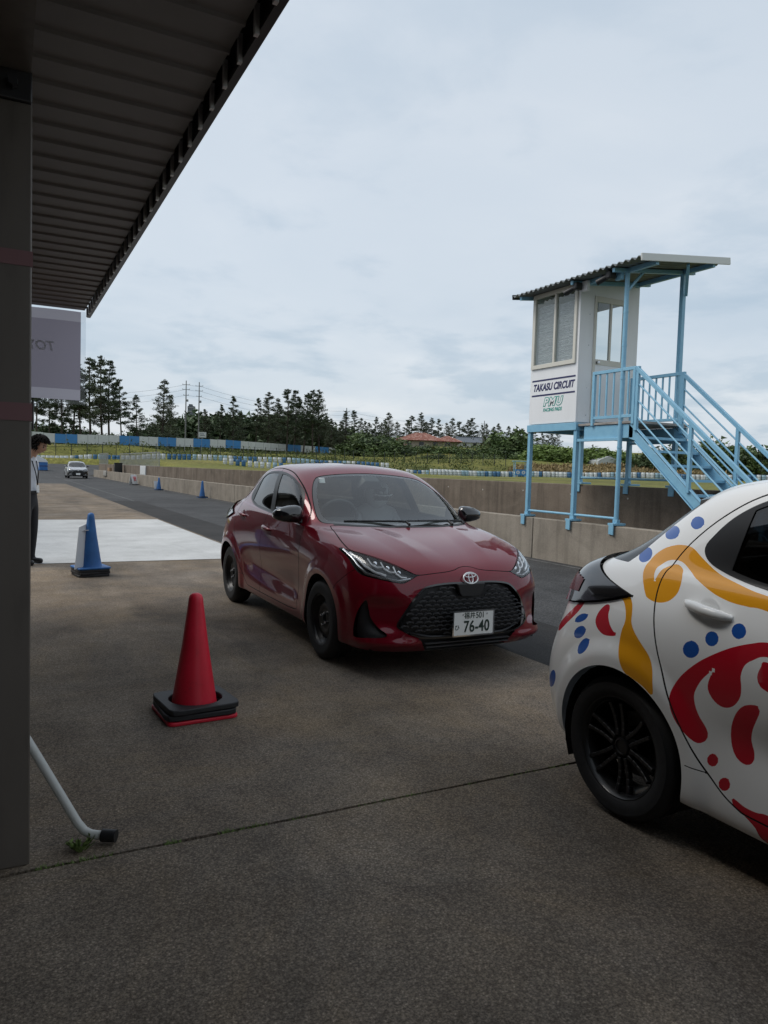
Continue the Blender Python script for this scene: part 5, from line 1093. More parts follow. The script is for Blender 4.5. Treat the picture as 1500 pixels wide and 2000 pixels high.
# corrugated roof
rf = empty('roof', T(8.35, 9.5, .69), 0, parent=tw)
def rz(x): return 4.585+(x-8.10)*.118
n = 260; v = []; f = []
for k in range(n+1):
    y = 7.93+2.97*k/n; wv = .019*math.sin(2*math.pi*y/.128)
    for x in (8.08, 9.92): v += [T(x, y, rz(x)+wv+.012), T(x, y, rz(x)+wv)]
for k in range(n): a = 4*k; f += [(a, a+2, a+6, a+4), (a+1, a+5, a+7, a+3), (a, a+4, a+5, a+1), (a+2, a+3, a+7, a+6)]
MB().add(v, f).build('corrugated_sheet', M_CORR, rf, smooth=60)
tpart('end_trim', M_TRIMW, lambda b: b.bar(T(8.08, 7.915, rz(8.08)+.0), T(9.92, 7.915, rz(9.92)+.0), .03, .105), rf)
tpart('end_trim', M_DARKST, lambda b: b.bar(T(8.08, 10.915, rz(8.08)), T(9.92, 10.915, rz(9.92)), .03, .085), rf)
for x, ye in ((8.44, 9.44), (9.62, 10.88)): tbar('purlin', M_LBLUE, (x, 7.95, rz(x)-.055), (x, ye, rz(x)-.055), .06, .07, rf)
for y in (8.52, 9.44, 10.76): tbar('rafter', M_LBLUE, (8.14, y, rz(8.14)-.05), (9.86, y, rz(9.86)-.05), .05, .06, rf)
tbar('brace', M_LBLUE, (8.45, 8.52, 4.28), (8.75, 8.52, rz(8.75)-.07), .035, .035, rf); tbar('brace', M_LBLUE, (9.62, 8.45, 4.35), (9.10, 7.98, rz(9.1)-.06), .045, .045, rf)
for y, z in ((9.40, 4.50), (8.66, 4.52)):
    fl = tspan('floodlight', M_BLK, (8.16, y-.05, z-.07), (8.30, y+.05, z+.05), tw, .02); tpart('flood_arm', M_LBLUE if y < 9 else M_CABIN, lambda b: b.box(T(8.36, y-.05, z), (.06, .13, .16)), fl); tpart('flood_head', M_BLK, lambda b: b.tube([T(8.22, y+.03, z-.02), T(8.14, y+.20, z-.10)], .045, 12), fl, 0, 50)
# conduit and junction box on the retaining wall
cn = empty('conduit', (9.57, 7.75, 0), 0, 'grey conduit pipe running down the brown retaining wall', 'pipe'); MB().tube([(0, 0, 1.25), (0, 0, .9), (0, .0, .3), (.0, .08, .1)], .018, 8).build('pipe', M_STEELG, cn, smooth=60)
for z in (.45, .85, 1.15): MB().span((-.022, -.03, z), (.02, .03, z+.02)).build('pipe_clip', M_SATIN, cn)
jb = empty('junction_box', (9.52, 8.45-.9, .98), 0, 'pale grey junction box fixed to the retaining wall beside the stairs', 'box'); MB().span((0, -.15, -.11), (.075, .15, .13)).build('case', mat('pale_grey_box', (.34, .33, .30), .6, vary=.1, scale=6), jb, bevel=.008); MB().span((-.006, -.135, -.095), (.0, .135, .115)).build('lid', MATS['pale_grey_box'], jb, bevel=.002)
# ------------------------------------------------------------------ traffic cones
M_CRED = mat('red_cone_plastic', (.40, .008, .022), .45, scale=7, detail=9, stops=[(.22, (.30, .02, .03)), (.38, (.60, .012, .032)), (.62, (.68, .014, .040)), (.8, (.70, .05, .07))]); M_CBLUE = mat('blue_cone_plastic', (.022, .115, .33), .5, scale=7, detail=9, stops=[(.22, (.025, .07, .17)), (.38, (.018, .10, .29)), (.62, (.025, .13, .36)), (.8, (.06, .17, .40))]); M_CWHITE = mat('white_cone_plastic', (.60, .62, .63), .5); M_RWT = mat('black_rubber_weight', (.018, .018, .020), .6, vary=.2, scale=9, bump=.2, bscale=40)
def rounded(w_, r, n=5):
    p = []
    for cx, cy, a0 in ((w_-r, w_-r, 0), (-w_+r, w_-r, 90), (-w_+r, -w_+r, 180), (w_-r, -w_+r, 270)):
        for k in range(n+1): a = math.radians(a0+90*k/n); p.append((cx+r*math.cos(a), cy+r*math.sin(a)))
    return p
def ringslab(b, w_, r, hole, z0, z1, m=0, n=40):
    """square pad with a round hole"""
    out = []
    for k in range(n):
        a = 2*math.pi*k/n+math.pi/4; c, s_ = math.cos(a), math.sin(a); q = w_/max(abs(c), abs(s_)); q = min(q, (w_*1.414-r*.6)); out.append((q*c, q*s_))
    inn = [(hole*math.cos(2*math.pi*k/n+math.pi/4), hole*math.sin(2*math.pi*k/n+math.pi/4)) for k in range(n)]
    v = [(x, y, z0) for x, y in out]+[(x, y, z1) for x, y in out]+[(x, y, z0) for x, y in inn]+[(x, y, z1) for x, y in inn]
    f = []
    for k in range(n):
        j = (k+1) % n; f += [(k, j, n+j, n+k), (n+k, n+j, 3*n+j, 3*n+k), (3*n+k, 3*n+j, 2*n+j, 2*n+k), (2*n+k, 2*n+j, j, k)]
    b.add(v, f, m); return b
def cone(name, loc, rz_, label, cm, h=.70, weights=2, group=None, white=False, lip=True):
    c = empty(name, loc, rz_, label, 'cone', group)
    b = MB(); b.prism(rounded(.20, .035), .0, .022, 'z'); b.build('base', cm, c, bevel=.006)
    b = MB().lathe([(.140, .022), (.132, .040), (.122, .10), (.074, .40), (.043, h-.06), (.040, h-.032), (.033, h-.013), (.018, h-.003), (0, h)], 40, 'z'); b.build('cone_body', cm, c, smooth=45)
    for k in range(weights):
        o = ringslab(MB(), .202, .03, .150, .026+.034*k, .056+.034*k).build('rubber_weight', M_RWT, c, bevel=.005); o.rotation_euler = (0, 0, (k*2-1)*.035); o.location = (.006*k, -.004*k, 0)
    return c
cone('traffic_cone', (.995, 4.255, 0), math.radians(4), 'red traffic cone with black rubber weights on the concrete', M_CRED)
c2 = cone('traffic_cone', (1.005, 10.02, 0), math.radians(12), 'blue traffic cone on a stack of black weights beside the white painted area', M_CBLUE, .70, 0, lip=False)
for o in c2.children: o.location.z += .095
for k in range(3): o = ringslab(MB(), .195, .03, .150, .002+.031*k, .030+.031*k).build('rubber_weight', M_RWT, c2, bevel=.005); o.rotation_euler = (0, 0, (-.05, .04, -.02)[k])
MB().prism(rounded(.185, .03), .094, .102, 'z').build('white_base_sheet', M_CWHITE, c2, bevel=.002)
wb = MB().prism([(-.205, .10), (-.01, .12), (.03, .66), (-.10, .62)], -.004, .004, 'y'); o = wb.build('white_sign_board', M_CWHITE, c2, bevel=.002); o.location = (-.045, -.05, .0); o.rotation_euler = (math.radians(-5), 0, math.radians(25))
MB().prism([(-.075, -.03), (.075, -.06), (.085, .05), (-.07, .07)], .575, .583, 'z').build('white_collar_board', M_CWHITE, c2).rotation_euler = (0, math.radians(-6), 0)
cone('traffic_cone', (8.02, 33.4, 0), .2, 'nearer of the two blue cones against the low pit wall', M_CBLUE, .75, 1)
c4 = cone('traffic_cone', (7.86, 42.9, 0), .3, 'farther blue cone with white board beside the low pit wall', M_CBLUE, .70, 1)
MB().box((-.10, .14, .26), (.22, .01, .46), Matrix.Rotation(-.2, 3, 'X')).build('white_board', M_CWHITE, c4)
# folding board, bin, cabinets by the wall
sg_ = empty('folding_sign', (7.95, 52.6, 0), .5, 'white folding sign with red writing standing by the pit wall', 'sign')
for s_ in (-1, 1): MB().box((0, .11*s_, .34), (.42, .02, .70), Matrix.Rotation(.28*s_, 3, 'X')).build('board', M_CWHITE, sg_, bevel=.005)
for k, z in enumerate((.52, .42, .32)): MB().box((0, -.172+.29*(z-.34)*1.0, z), (.26-.04*k, .012, .05), Matrix.Rotation(-.28, 3, 'X')).build('red_mark', M_CRED, sg_)
MB().box((0, -.23, .03), (.5, .16, .05)).build('foot', M_RWT, sg_, bevel=.01)
bi = empty('black_bin', (9.06, 68.5, 0), 0, 'black bin standing between the two concrete walls', 'bin'); MB().prism(rounded(.32, .06), 0.55, 1.42, 'z').build('tub', M_BLK, bi, bevel=.02); MB().prism(rounded(.35, .06), 1.42, 1.47, 'z').build('lid', M_BLK, bi, bevel=.01); MB().prism(rounded(.36, .06), 0, .55, 'z').build('plinth', M_WALLD, bi)
cbx = empty('cardboard_box', (8.47, 69.4, .69), .1, 'brown cardboard box on the low wall beside the bin', 'box'); MB().span((-.10, -.35, .001), (.10, .35, .32)).build('carton', mat('cardboard', (.30, .19, .11), .8), cbx, bevel=.005); MB().span((-.102, -.03, .318), (.102, .03, .3225)).build('tape', M_CREAM, cbx)
for (xx, ya, yb, za, zb, lb) in ((9.585, 57.4, 59.8, .58, 1.28, 'white electrical cabinet panel fixed on the retaining wall'), (8.33, 70.2, 72.2, .25, .72, 'small pale panel fixed on the face of the low pit wall')):
    e_ = empty('electrical_panel', (xx, ya, za), 0, lb, 'panel'); MB().span((-.06, 0, 0), (0, yb-ya, zb-za)).build('case', MATS['pale_grey_box'] if xx < 9 else M_CWHITE, e_, bevel=.01); MB().span((-.075, .05, .05), (-.06, yb-ya-.05, zb-za-.05)).build('door', MATS['pale_grey_box'] if xx < 9 else M_CWHITE, e_, bevel=.004)
bb = empty('water_barrier', (4.25, 95.5, float(ramp_z(95.5))-.03), .2, 'blue plastic barrier block with white top at the end of the lane', 'barrier')
MB().prism([(-.48, 0), (.48, 0), (.42, .35), (.45, .95), (-.45, .95), (-.42, .35)], -.5, .5, 'y').build('block', M_CBLUE, bb, bevel=.05); MB().prism([(-.8, .952), (.5, .952), (.2, 1.3), (-.8, 1.75)], -.5, .5, 'y').build('white_cover', M_CWHITE, bb, bevel=.03); MB().span((-.46, -.51, .45), (.46, -.48, .55)).build('groove', M_NAVY, bb)
# ------------------------------------------------------------------ barrels along the track
M_BW = mat('white_barrel', (.50, .53, .54), .6, vary=.15, scale=3); M_BB = mat('blue_barrel', (.035, .12, .24), .6, vary=.15, scale=3); M_BL = mat('pale_blue_barrel', (.24, .36, .43), .6, vary=.15, scale=3)
def barrel_mesh(nm, m): return MB().lathe([(0, .0), (.27, .0), (.285, .02), (.285, .28), (.297, .30), (.285, .32), (.285, .57), (.297, .59), (.285, .61), (.285, .86), (.27, .88), (0, .875)], 14, 'z').mesh(nm, m, 40)
BM = [barrel_mesh('barrel', m) for m in (M_BW, M_BB, M_BL)]
rb_ = random.Random(21); nbar = 0
def brow(pts, label, group, probs, gap=.62, rep=2):
    global nbar
    P = [at(*p) for p in pts]; seq = []
    for a, b in zip(P, P[1:]):
        L = (b-a).length; n = max(1, int(L/gap)); seq += [a.lerp(b, k/n) for k in range(n)]
    cur = 0
    for k, p in enumerate(seq):
        if k % rep == 0 or rb_.random() < .3: cur = rb_.choices((0, 1, 2), probs)[0]
        x, y = p.x+rb_.uniform(-.06, .06), p.y+rb_.uniform(-.06, .06)
        o = link_mesh('barrel', BM[cur], None, (x, y, tz((x, y))-.04)); o.rotation_euler = (rb_.uniform(-.03, .03), rb_.uniform(-.03, .03), rb_.uniform(0, 6)); nbar += 1
        nn = k+1; sf = 'th' if 10 < nn % 100 < 14 else {1: 'st', 2: 'nd', 3: 'rd'}.get(nn % 10, 'th')
        tag(o, label % (('white', 'dark blue', 'pale blue')[cur], f'{nn}{sf} from the left'), 'barrel', (group % ('white', 'dark blue', 'pale blue')[cur]))
brow([(796, 930, 117), (950, 931, 117), (1080, 932, 115.5), (1265, 934, 111.5), (1510, 939, 107.5)], '%s plastic barrel, %s in the front right row', '%s barrels of the front right row', (5, 2, 3))
brow([(843, 924, 123), (1040, 926, 122)], '%s plastic barrel, %s in the rear right row', '%s barrels of the rear right row', (6, 1, 3), .60)
brow([(1052, 926, 121), (1300, 929, 117), (1510, 934, 113)], '%s plastic barrel, %s below the dry bank', '%s barrels below the dry bank', (6, 1, 3), 1.15)
brow([(75, 901, 111), (250, 901, 111), (320, 897, 111), (400, 899, 111), (546, 904, 114), (690, 911, 117), (765, 913, 117)], '%s plastic barrel, %s in the long left row', '%s barrels of the left row', (5, 3, 1.5), .70, 3)
brow([(440, 913, 104), (500, 915, 104), (560, 917, 104)], '%s plastic barrel, %s on the nearer infield', '%s barrels on the infield', (6, 1, 2), .8)
print('barrels', nbar)
# ------------------------------------------------------------------ blue and white boundary hoarding
M_PW = mat('white_hoarding', (.50, .52, .51), .6, vary=.08, scale=1.2); M_PB = mat('blue_hoarding', (.035, .185, .43), .55, vary=.06, scale=1.2); M_GALV = mat('galvanised_post', (.26, .27, .27), .5, .4); M_DGREEN = mat('dark_green_post', (.020, .026, .022), .6)
ho = empty('hoarding_fence', (0, 0, 0), 0, 'long blue and white panelled boundary hoarding along the slope', 'hoarding')
bx_ = [(62, 'W'), (84, 'W'), (106.4, 'B'), (128.5, 'B'), (150.6, 'W'), (171, 'W'), (191.5, 'W'), (212, 'W'), (232.4, 'B'), (252, 'B'), (271.6, 'W'), (289.8, 'W'), (308, 'B'), (325.8, 'B'), (343.5, 'W'), (360.2, 'W'), (376.8, 'B'), (393.2, 'B'), (409.7, 'W'), (424.8, 'W'), (439.9, 'B'), (454.8, 'B'), (469.7, 'W'), (484.4, 'W'), (499.1, 'W'), (513.8, 'W'), (528.5, 'W'), (543.3, 'W'), (558, 'B'), (572.5, 'B'), (587, 'W'), (601, 'W'), (615, 'B'), (628.5, 'B'), (642, 'W'), (655, 'W'), (668, 'B'), (680, 'B'), (692, None)]
A_, B_ = at(233, 869, 140), at(692, 889, 225)
def hplan(px):
    d = at(px, 900, 1)-CAM; e = B_-A_; t = ((A_.x-CAM.x)*e.y-(A_.y-CAM.y)*e.x)/(d.x*e.y-d.y*e.x); return t
def hz(px, top):
    y = np.interp(px, [62, 106, 233, 440, 692], [842.5, 847.4, 851, 859.4, 877.7] if top else [860.5, 864.8, 869, 874.5, 889.2]); k = hplan(px); return at(px, y, k)
for (p0, c), (p1, _) in zip(bx_, bx_[1:]):
    a0, a1, b0, b1 = hz(p0+.15, False), hz(p1-.15, False), hz(p0+.15, True), hz(p1-.15, True)
    nrm = (B_-A_).cross(Vector((0, 0, 1))).normalized()*.05; za = (a0.z+a1.z)/2; zb = (b0.z+b1.z)/2+.02
    v = [Vector((a0.x, a0.y, za)), Vector((a1.x, a1.y, za)), Vector((a1.x, a1.y, zb)), Vector((a0.x, a0.y, zb))]
    MB().add([q-nrm for q in v]+[q+nrm for q in v], [(0, 1, 2, 3), (7, 6, 5, 4), (0, 4, 5, 1), (1, 5, 6, 2), (2, 6, 7, 3), (3, 7, 4, 0)]).build('panel', M_PB if c == 'B' else M_PW, ho)
    MB().span((a0.x-.06, a0.y-.06, tz(a0)-.3), (a0.x+.06, a0.y+.06, zb+.05)).build('post', M_GALV, ho)
# wire fence half-way up the slope, posts and strands
wf = empty('wire_fence', (0, 0, 0), 0, 'dark wire fence with thin posts running along the foot of the slope', 'fence')
fp = [(78, 885, 116), (200, 886, 118), (330, 890, 122), (430, 893, 130), (560, 900, 138), (690, 906, 146), (790, 910, 150), (900, 912, 150), (1010, 913, 145)]
FP = [at(*p) for p in fp]; posts = []
for a, b in zip(FP, FP[1:]):
    n = max(1, int((b-a).length/2.0)); posts += [a.lerp(b, k/n) for k in range(n)]
tops = []
for p in posts:
    z = tz(p); MB().span((p.x-.05, p.y-.05, z-.1), (p.x+.05, p.y+.05, z+2.3)).build('post', M_DGREEN, wf); tops.append(Vector((p.x, p.y, z)))
for h in (.25, .75, 1.25, 1.75, 2.2): MB().tube([q+Vector((0, 0, h)) for q in tops], .014, 4).build('wire', M_DGREEN, wf)
# grey net panels on the far end of the retaining wall
def net(name, y0, y1, z0, z1, label):
    o = empty(name, (9.72, y0, z0), 0, label, 'fence panel', 'grey net panels above the retaining wall'); b = MB(); L = y1-y0; H = z1-z0
    for a, c in (((0, 0, 0), (0, L, 0)), ((0, 0, H), (0, L, H)), ((0, 0, 0), (0, 0, H)), ((0, L, 0), (0, L, H))): b.bar(a, c, .05, .05)
    b.build('frame', M_GALV, o); b = MB()
    for k in range(1, int(H/.10)): b.bar((0, 0, k*.10), (0, L, k*.10), .022, .022)
    for k in range(1, int(L/.42)): b.bar((0, k*.42, 0), (0, k*.42, H), .03, .03)
    tag(b.build('net', M_GALV, o, fix=False), kind='stuff')
net('net_panel', 53.0, 72.3, 1.30, 2.28, 'nearer grey net panel standing on the retaining wall'); net('net_panel', 81.0, 88.5, 1.30, 2.42, 'farther grey net panel at the end of the retaining wall')
ORD = 'first second third fourth fifth sixth seventh eighth ninth tenth eleventh twelfth thirteenth fourteenth fifteenth sixteenth seventeenth eighteenth nineteenth twentieth twenty-first twenty-second twenty-third twenty-fourth'.split()
def order(rows): return {k: ORD[i] for i, k in enumerate(sorted(range(len(rows)), key=lambda q: rows[q][0]))}
# ------------------------------------------------------------------ trees
M_BARK = mat('pine_bark', (.045, .034, .026), .9, vary=.3, scale=2); M_PINE = mat('pine_needles', (.040, .060, .026), .75, vary=.45, scale=.9, detail=3); M_PINE2 = mat('grey_pine_needles', (.054, .070, .034), .75, vary=.4, scale=.8, detail=3)
M_LEAF = mat('shrub_leaf', (.072, .112, .030), .7, vary=.45, scale=1.1, detail=3); M_LEAF2 = mat('dark_shrub_leaf', (.044, .072, .024), .7, vary=.45, scale=1., detail=3); M_BAMB = mat('bright_reed_leaf', (.14, .205, .048), .7, vary=.35, scale=1.1, detail=3); M_DRY = mat('dry_grass', (.24, .18, .085), .9, vary=.3, scale=1.5)
def leafcloud(C, R, n, size, rng, up=.0):
    """n small leaf triangles scattered about the clump centres C"""
    C = np.asarray(C); i = rng.integers(0, len(C), n); p = C[i]+rng.normal(0, 1, (n, 3))*np.asarray(R)[i][:, None]*np.array([1, 1, .55])
    a = rng.normal(0, 1, (n, 3)); a[:, 2] = a[:, 2]*.5+up; a /= np.linalg.norm(a, axis=1)[:, None]; b = np.cross(a, rng.normal(0, 1, (n, 3))); b /= np.linalg.norm(b, axis=1)[:, None]
    s_ = size*rng.uniform(.55, 1.35, (n, 1)); V = np.stack([p-b*s_*.38, p+b*s_*.38, p+a*s_*1.25], 1).reshape(-1, 3); return V
def tri_mesh(nm, V, m):
    me = bpy.data.meshes.new(nm); me.from_pydata(V.tolist(), [], np.arange(len(V)).reshape(-1, 3).tolist()); me.materials.append(m); me.update(); return me
def pine(seed, h, base, width, lean=0., gaps=.15, mm=None, n=5200):
    rng = np.random.default_rng(seed); tr = MB(); C = []; R = []
    bend = rng.normal(0, .03, 2)*h
    ax = lambda t: np.array([bend[0]*math.sin(t*2.2)+lean*t*h, bend[1]*math.sin(t*1.7), t*h])
    tr.tube([ax(t) for t in np.linspace(0, .98, 9)], [h*.0135*(1-.86*t)+.02 for t in np.linspace(0, .98, 9)], 7)
    t = base
    while t < .985:
        k = (t-base)/(1-base); prof = (math.sin(min(1, k*3.2+.18)*math.pi/2))*(1-k)**.9
        for q in range(rng.integers(3, 6)):
            if rng.random() < gaps: continue
            a = rng.uniform(0, 6.283); L = width*prof*rng.uniform(.55, 1.2)+.18; d = np.array([math.cos(a), math.sin(a), rng.uniform(-.12, .30)+.25*k]); p0 = ax(t); p1 = p0+d*L; pm_ = p0+d*L*.55+np.array([0, 0, -.06*L])
            tr.tube([p0, pm_, p1], [.022+.02*L, .015+.012*L, .01], 4)
            m = max(2, int(L/.38))
            for j in range(m):
                u = .32+.68*(j+1)/m; c = p0+(p1-p0)*u+rng.normal(0, .09, 3)*L*.5+np.array([0, 0, .10]); C.append(c); R.append(.17+.10*L*(1-.3*u))
        t += rng.uniform(.022, .042)
    C.append(ax(1.)); R.append(.15)
    V = leafcloud(C, np.array(R)*.64, int(n*1.3), .165, rng, .45)
    return tr.mesh('trunk', M_BARK, 60), tri_mesh('crown', V, mm or M_PINE)
def bush(seed, rx, rz_, m, n=4200, size=.26, lobes=16):
    rng = np.random.default_rng(seed); C = []; R = []; tr = MB()
    for k in range(lobes*4):
        d = rng.normal(0, 1, 3); d[2] = abs(d[2])*.9; d /= np.linalg.norm(d); q = rng.uniform(.35, .92)
        C.append((d[0]*rx*q, d[1]*rx*q, .12*rz_+d[2]*rz_*q*rng.uniform(.8, 1.1))); R.append(rng.uniform(.10, .20)*min(rx, rz_)+.08)
    for k in range(6):
        a = rng.uniform(0, 6.28); tr.tube([(0, 0, -.2), (.3*rx*math.cos(a), .3*rx*math.sin(a), .4*rz_), (.6*rx*math.cos(a), .6*rx*math.sin(a), .8*rz_)], [.12, .07, .02], 5)
    return tr.mesh('trunk', M_BARK, 60), tri_mesh('crown', leafcloud(C, R, n, size, rng, .2), m)
PV = [pine(100+k, 12, (.22, .30, .42, .10, .14, .34, .08, .26)[k], (2.6, 2.3, 2.7, 3.0, 2.6, 3.1, 3.2, 2.2)[k], (.0, .04, -.03, 0, .02, .05, 0, -.04)[k], (.12, .2, .28, .1, .18, .3, .08, .3)[k], M_PINE if k % 3 else M_PINE2) for k in range(8)]
def put(kind, var, px, top, base, depth, label, group, wscale=1., natural=12., seed=0, ground=None, cat='tree'):
    p = at(px, base, depth); t_ = at(px, top, depth); H = (t_-p).length; g = tz(p); z0 = min(p.z, g) if ground is None else ground; H = t_.z-z0
    o = empty(kind, (p.x, p.y, z0-.1), (px*1.7) % 6.28, label, cat, group)
    s_ = H/natural; o.scale = (s_*wscale, s_*wscale, s_)
    link_mesh('trunk', var[0], o); link_mesh('crown', var[1], o); return o
# (pixel column, crown top, base, distance, variant, width)
PINES = [(72,716,852,150,2,.8),(98,742,850,158,5,.8),(120,716,852,152,1,.8),(142,705,853,160,7,.8),(160,712,852,150,2,.8),(178,700,853,150,5,.95),(200,698,855,146,0,.9),(214,708,855,150,1,.9),(238,742,858,146,5,.85),
         (268,772,860,150,4,1.0),(315,741,862,155,3,1.05),(333,772,862,170,6,.7),(428,790,866,185,2,.8),(455,774,868,186,4,1.0),(498,778,868,190,5,.75),(522,767,870,190,0,.95),(548,790,870,200,4,.9),(560,762,872,188,5,.95),(574,763,872,195,1,.95),(592,768,872,190,7,.9),(611,764,872,188,2,1.0),(624,762,872,194,0,.95),
         (648,818,878,215,6,1.),(676,803,880,215,0,.95),(694,802,880,212,7,1.),(714,822,882,214,4,.95),(730,814,882,220,2,.7),(760,806,878,210,3,1.1),(742,826,882,225,6,.9),(806,812,872,215,5,1.1),(818,806,872,218,0,1.0),(842,816,872,222,2,.95),(858,818,872,220,4,1.0),(880,816,872,224,3,1.05),(912,820,875,226,2,1.0),(925,817,875,222,5,1.),(948,828,880,215,6,1.),(970,827,884,212,0,1.05),(990,832,886,214,4,1.05),(1012,846,890,220,2,1.),(1043,838,890,222,5,1.15),(1070,834,890,216,0,1.1),(1086,842,892,222,6,1.1),(1155,868,905,230,4,1.),(640,838,884,225,3,1.1),(470,806,870,200,6,1.2),(401,800,866,195,6,.9),(536,778,870,205,3,.9),(585,780,872,210,3,.9),(640,812,878,226,5,1.),(662,822,880,230,3,1.1),(703,816,882,232,3,1.),(722,826,884,236,6,1.2),(748,818,880,232,0,1.),(775,824,878,236,3,1.1),(790,820,874,238,5,1.),(832,824,872,240,6,1.1),(868,826,872,240,3,1.),(896,824,874,240,5,1.05),(938,830,878,240,3,1.),(960,834,882,236,6,1.2),(1002,838,886,236,3,1.1),(1025,844,888,238,6,1.3),(1056,846,890,240,3,1.1)]
PZ = lambda px: 0 if px < 250 else (1 if px < 350 else (2 if px < 640 else (3 if px < 790 else (4 if px < 935 else 5))))
for k, (px, tp, bs, d, v_, ws_) in enumerate(PINES):
    grp_ = sorted(q[0] for q in PINES if PZ(q[0]) == PZ(px)); nth = ORD[grp_.index(px)]
    where = 'tall grove behind the banner' if px < 250 else ('pines left of the utility poles' if px < 350 else ('pines behind the hoarding' if px < 640 else ('pines between the hoarding and the tiled house' if px < 790 else ('pines behind the tiled house' if px < 935 else 'pines left of the control tower'))))
    look = ('sparse leaning', 'slender', 'bare-stemmed', 'dense conical', 'ragged', 'open crowned', 'low bushy', 'thin dark')[v_]
    put('pine_tree', PV[v_], px, tp, bs+4, d, f'{look} pine, {nth} from left of {where}', f'{look} pines, {where}', ws_*1.05)
BV = [bush(300+k, 3.0, 3.2, (M_LEAF2, M_LEAF2, M_LEAF, M_LEAF)[k], 5200, .34) for k in range(4)]
BB = [bush(320+k, 2.2, 3.2, M_BAMB, 5200, .34) for k in range(2)]
BUSH = [  # dark understorey behind the hoarding
 (80,827,854,162.4,0,1.1),(110,822,854,164.72,1,1.1),(145,834,856,167.04,0,1.1),(180,837,856,169.36,1,1),(212,844,858,171.68,0,0.86),(255,850,860,176.32,1,0.86),(300,824,862,185.6,0,1),(345,812,862,204.16,1,1),(378,806,864,211.12,0,1.1),(408,800,864,215.76,1,1.2),(440,806,866,220.4,0,1.2),(472,808,868,225.04,1,1.2),(505,806,868,229.68,0,1.2),(540,804,870,234.32,1,1.2),(572,806,870,237.8,0,1.2),(604,812,872,241.28,1,1.2),(634,828,876,248.24,0,1.2),(662,840,880,255.2,1,1.2),(690,838,882,257.52,2,1.1)]
for k, (px, tp, bs, d, v_, ws_) in enumerate(BUSH): put('evergreen_bush', BV[v_], px, tp, bs+4, d, f'dense dark evergreen bush behind the hoarding, {order(BUSH)[k]} from the left', 'understorey behind the hoarding', ws_, 3.4, cat='bush')
BUSH2 = [(712,846,896,186,2,1.3),(735,850,898,182,0,1.3),(760,856,898,178,3,1.3),(782,868,900,176,0,1.2),(690,860,894,190,3,1.2),(815,872,898,178,2,1.4),(838,868,898,180,0,1.3),(862,872,900,178,3,1.4),(888,872,900,178,2,1.4),(915,874,902,178,0,1.4),(940,872,902,180,3,1.4),(966,876,904,176,2,1.4),(850,884,904,166,0,1.7),(900,886,906,166,2,1.7),(950,886,906,166,3,1.7),(1002,838,902,182,2,1.1),(985,872,904,178,0,1.4),(1022,880,908,172,3,1.2)]
for k, (px, tp, bs, d, v_, ws_) in enumerate(BUSH2): put('shrub', BV[v_], px, tp, bs, d, f'green shrub on the mound around the tiled house, {order(BUSH2)[k]} from the left', 'shrubs on the mound around the house', ws_, 3.4, cat='bush')
REEDS = [(1045,872,908,165,0,1.3),(1066,868,908,166,1,1.3),(1088,870,910,166,0,1.4),(1110,874,910,166,1,1.4),(1135,874,911,164,0,1.4),(1160,874,912,164,1,1.4),(1185,878,913,162,0,1.4),(1210,880,914,162,1,1.4),(1232,884,915,160,0,1.4)]
for k, (px, tp, bs, d, v_, ws_) in enumerate(REEDS):
    put('reed_clump', BB[v_], px, tp, bs, d, f'bright green reed clump on the bank behind the control tower, {ORD[k]} from the left', 'bright reeds behind the tower', ws_, 3.4, cat='reeds')
BANK = [(1262,888,922,140,2,1.2),(1300,868,922,138,0,1.2),(1330,872,924,136,2,1.1),(1362,878,924,134,0,1.2),(1395,862,926,132,2,1.1),(1408,858,926,132,3,1.0),(1432,872,928,130,0,1.2),(1462,876,930,128,2,1.2),(1492,870,930,128,0,1.2),(1525,866,932,128,2,1.2),(1560,868,932,128,0,1.2)]
for k, (px, tp, bs, d, v_, ws_) in enumerate(BANK):
    put('shrub', BV[v_], px, tp, bs, d, f'dark green shrub on the bank beyond the stairs, {ORD[k]} from the left', 'shrubs on the bank beyond the stairs', ws_, 3.4, cat='bush')
# dry grass bank
rng = np.random.default_rng(77); C = []
for k in range(900):
    px = rng.uniform(1035, 1500); p = at(px, 0, 1)-CAM; d = rng.uniform(120, 138); q = CAM+p*d; C.append((q.x, q.y, tz(q)+rng.uniform(.1, .9)))
dg = link_mesh('dry_grass_bank', tri_mesh('dry_grass_bank', leafcloud(C, [.45]*len(C), 16000, .50, rng, .9), M_DRY)); tag(dg, 'band of dry brown grass on the bank behind the barrels', 'grass', kind='stuff')
C = []
for k in range(1200):
    px = rng.uniform(60, 1010); p = at(px, 0, 1)-CAM; d = rng.uniform(122, 200); q = CAM+p*d; C.append((q.x, q.y, tz(q)+rng.uniform(0, .15)))
wg = link_mesh('rough_grass', tri_mesh('rough_grass', leafcloud(C, [.9]*len(C), 22000, .34, rng, .9), mat('rough_grass', (.085, .105, .030), .9, vary=.4, scale=.3))); tag(wg, 'rough green grass tufts over the slope and infield', 'grass', kind='stuff')
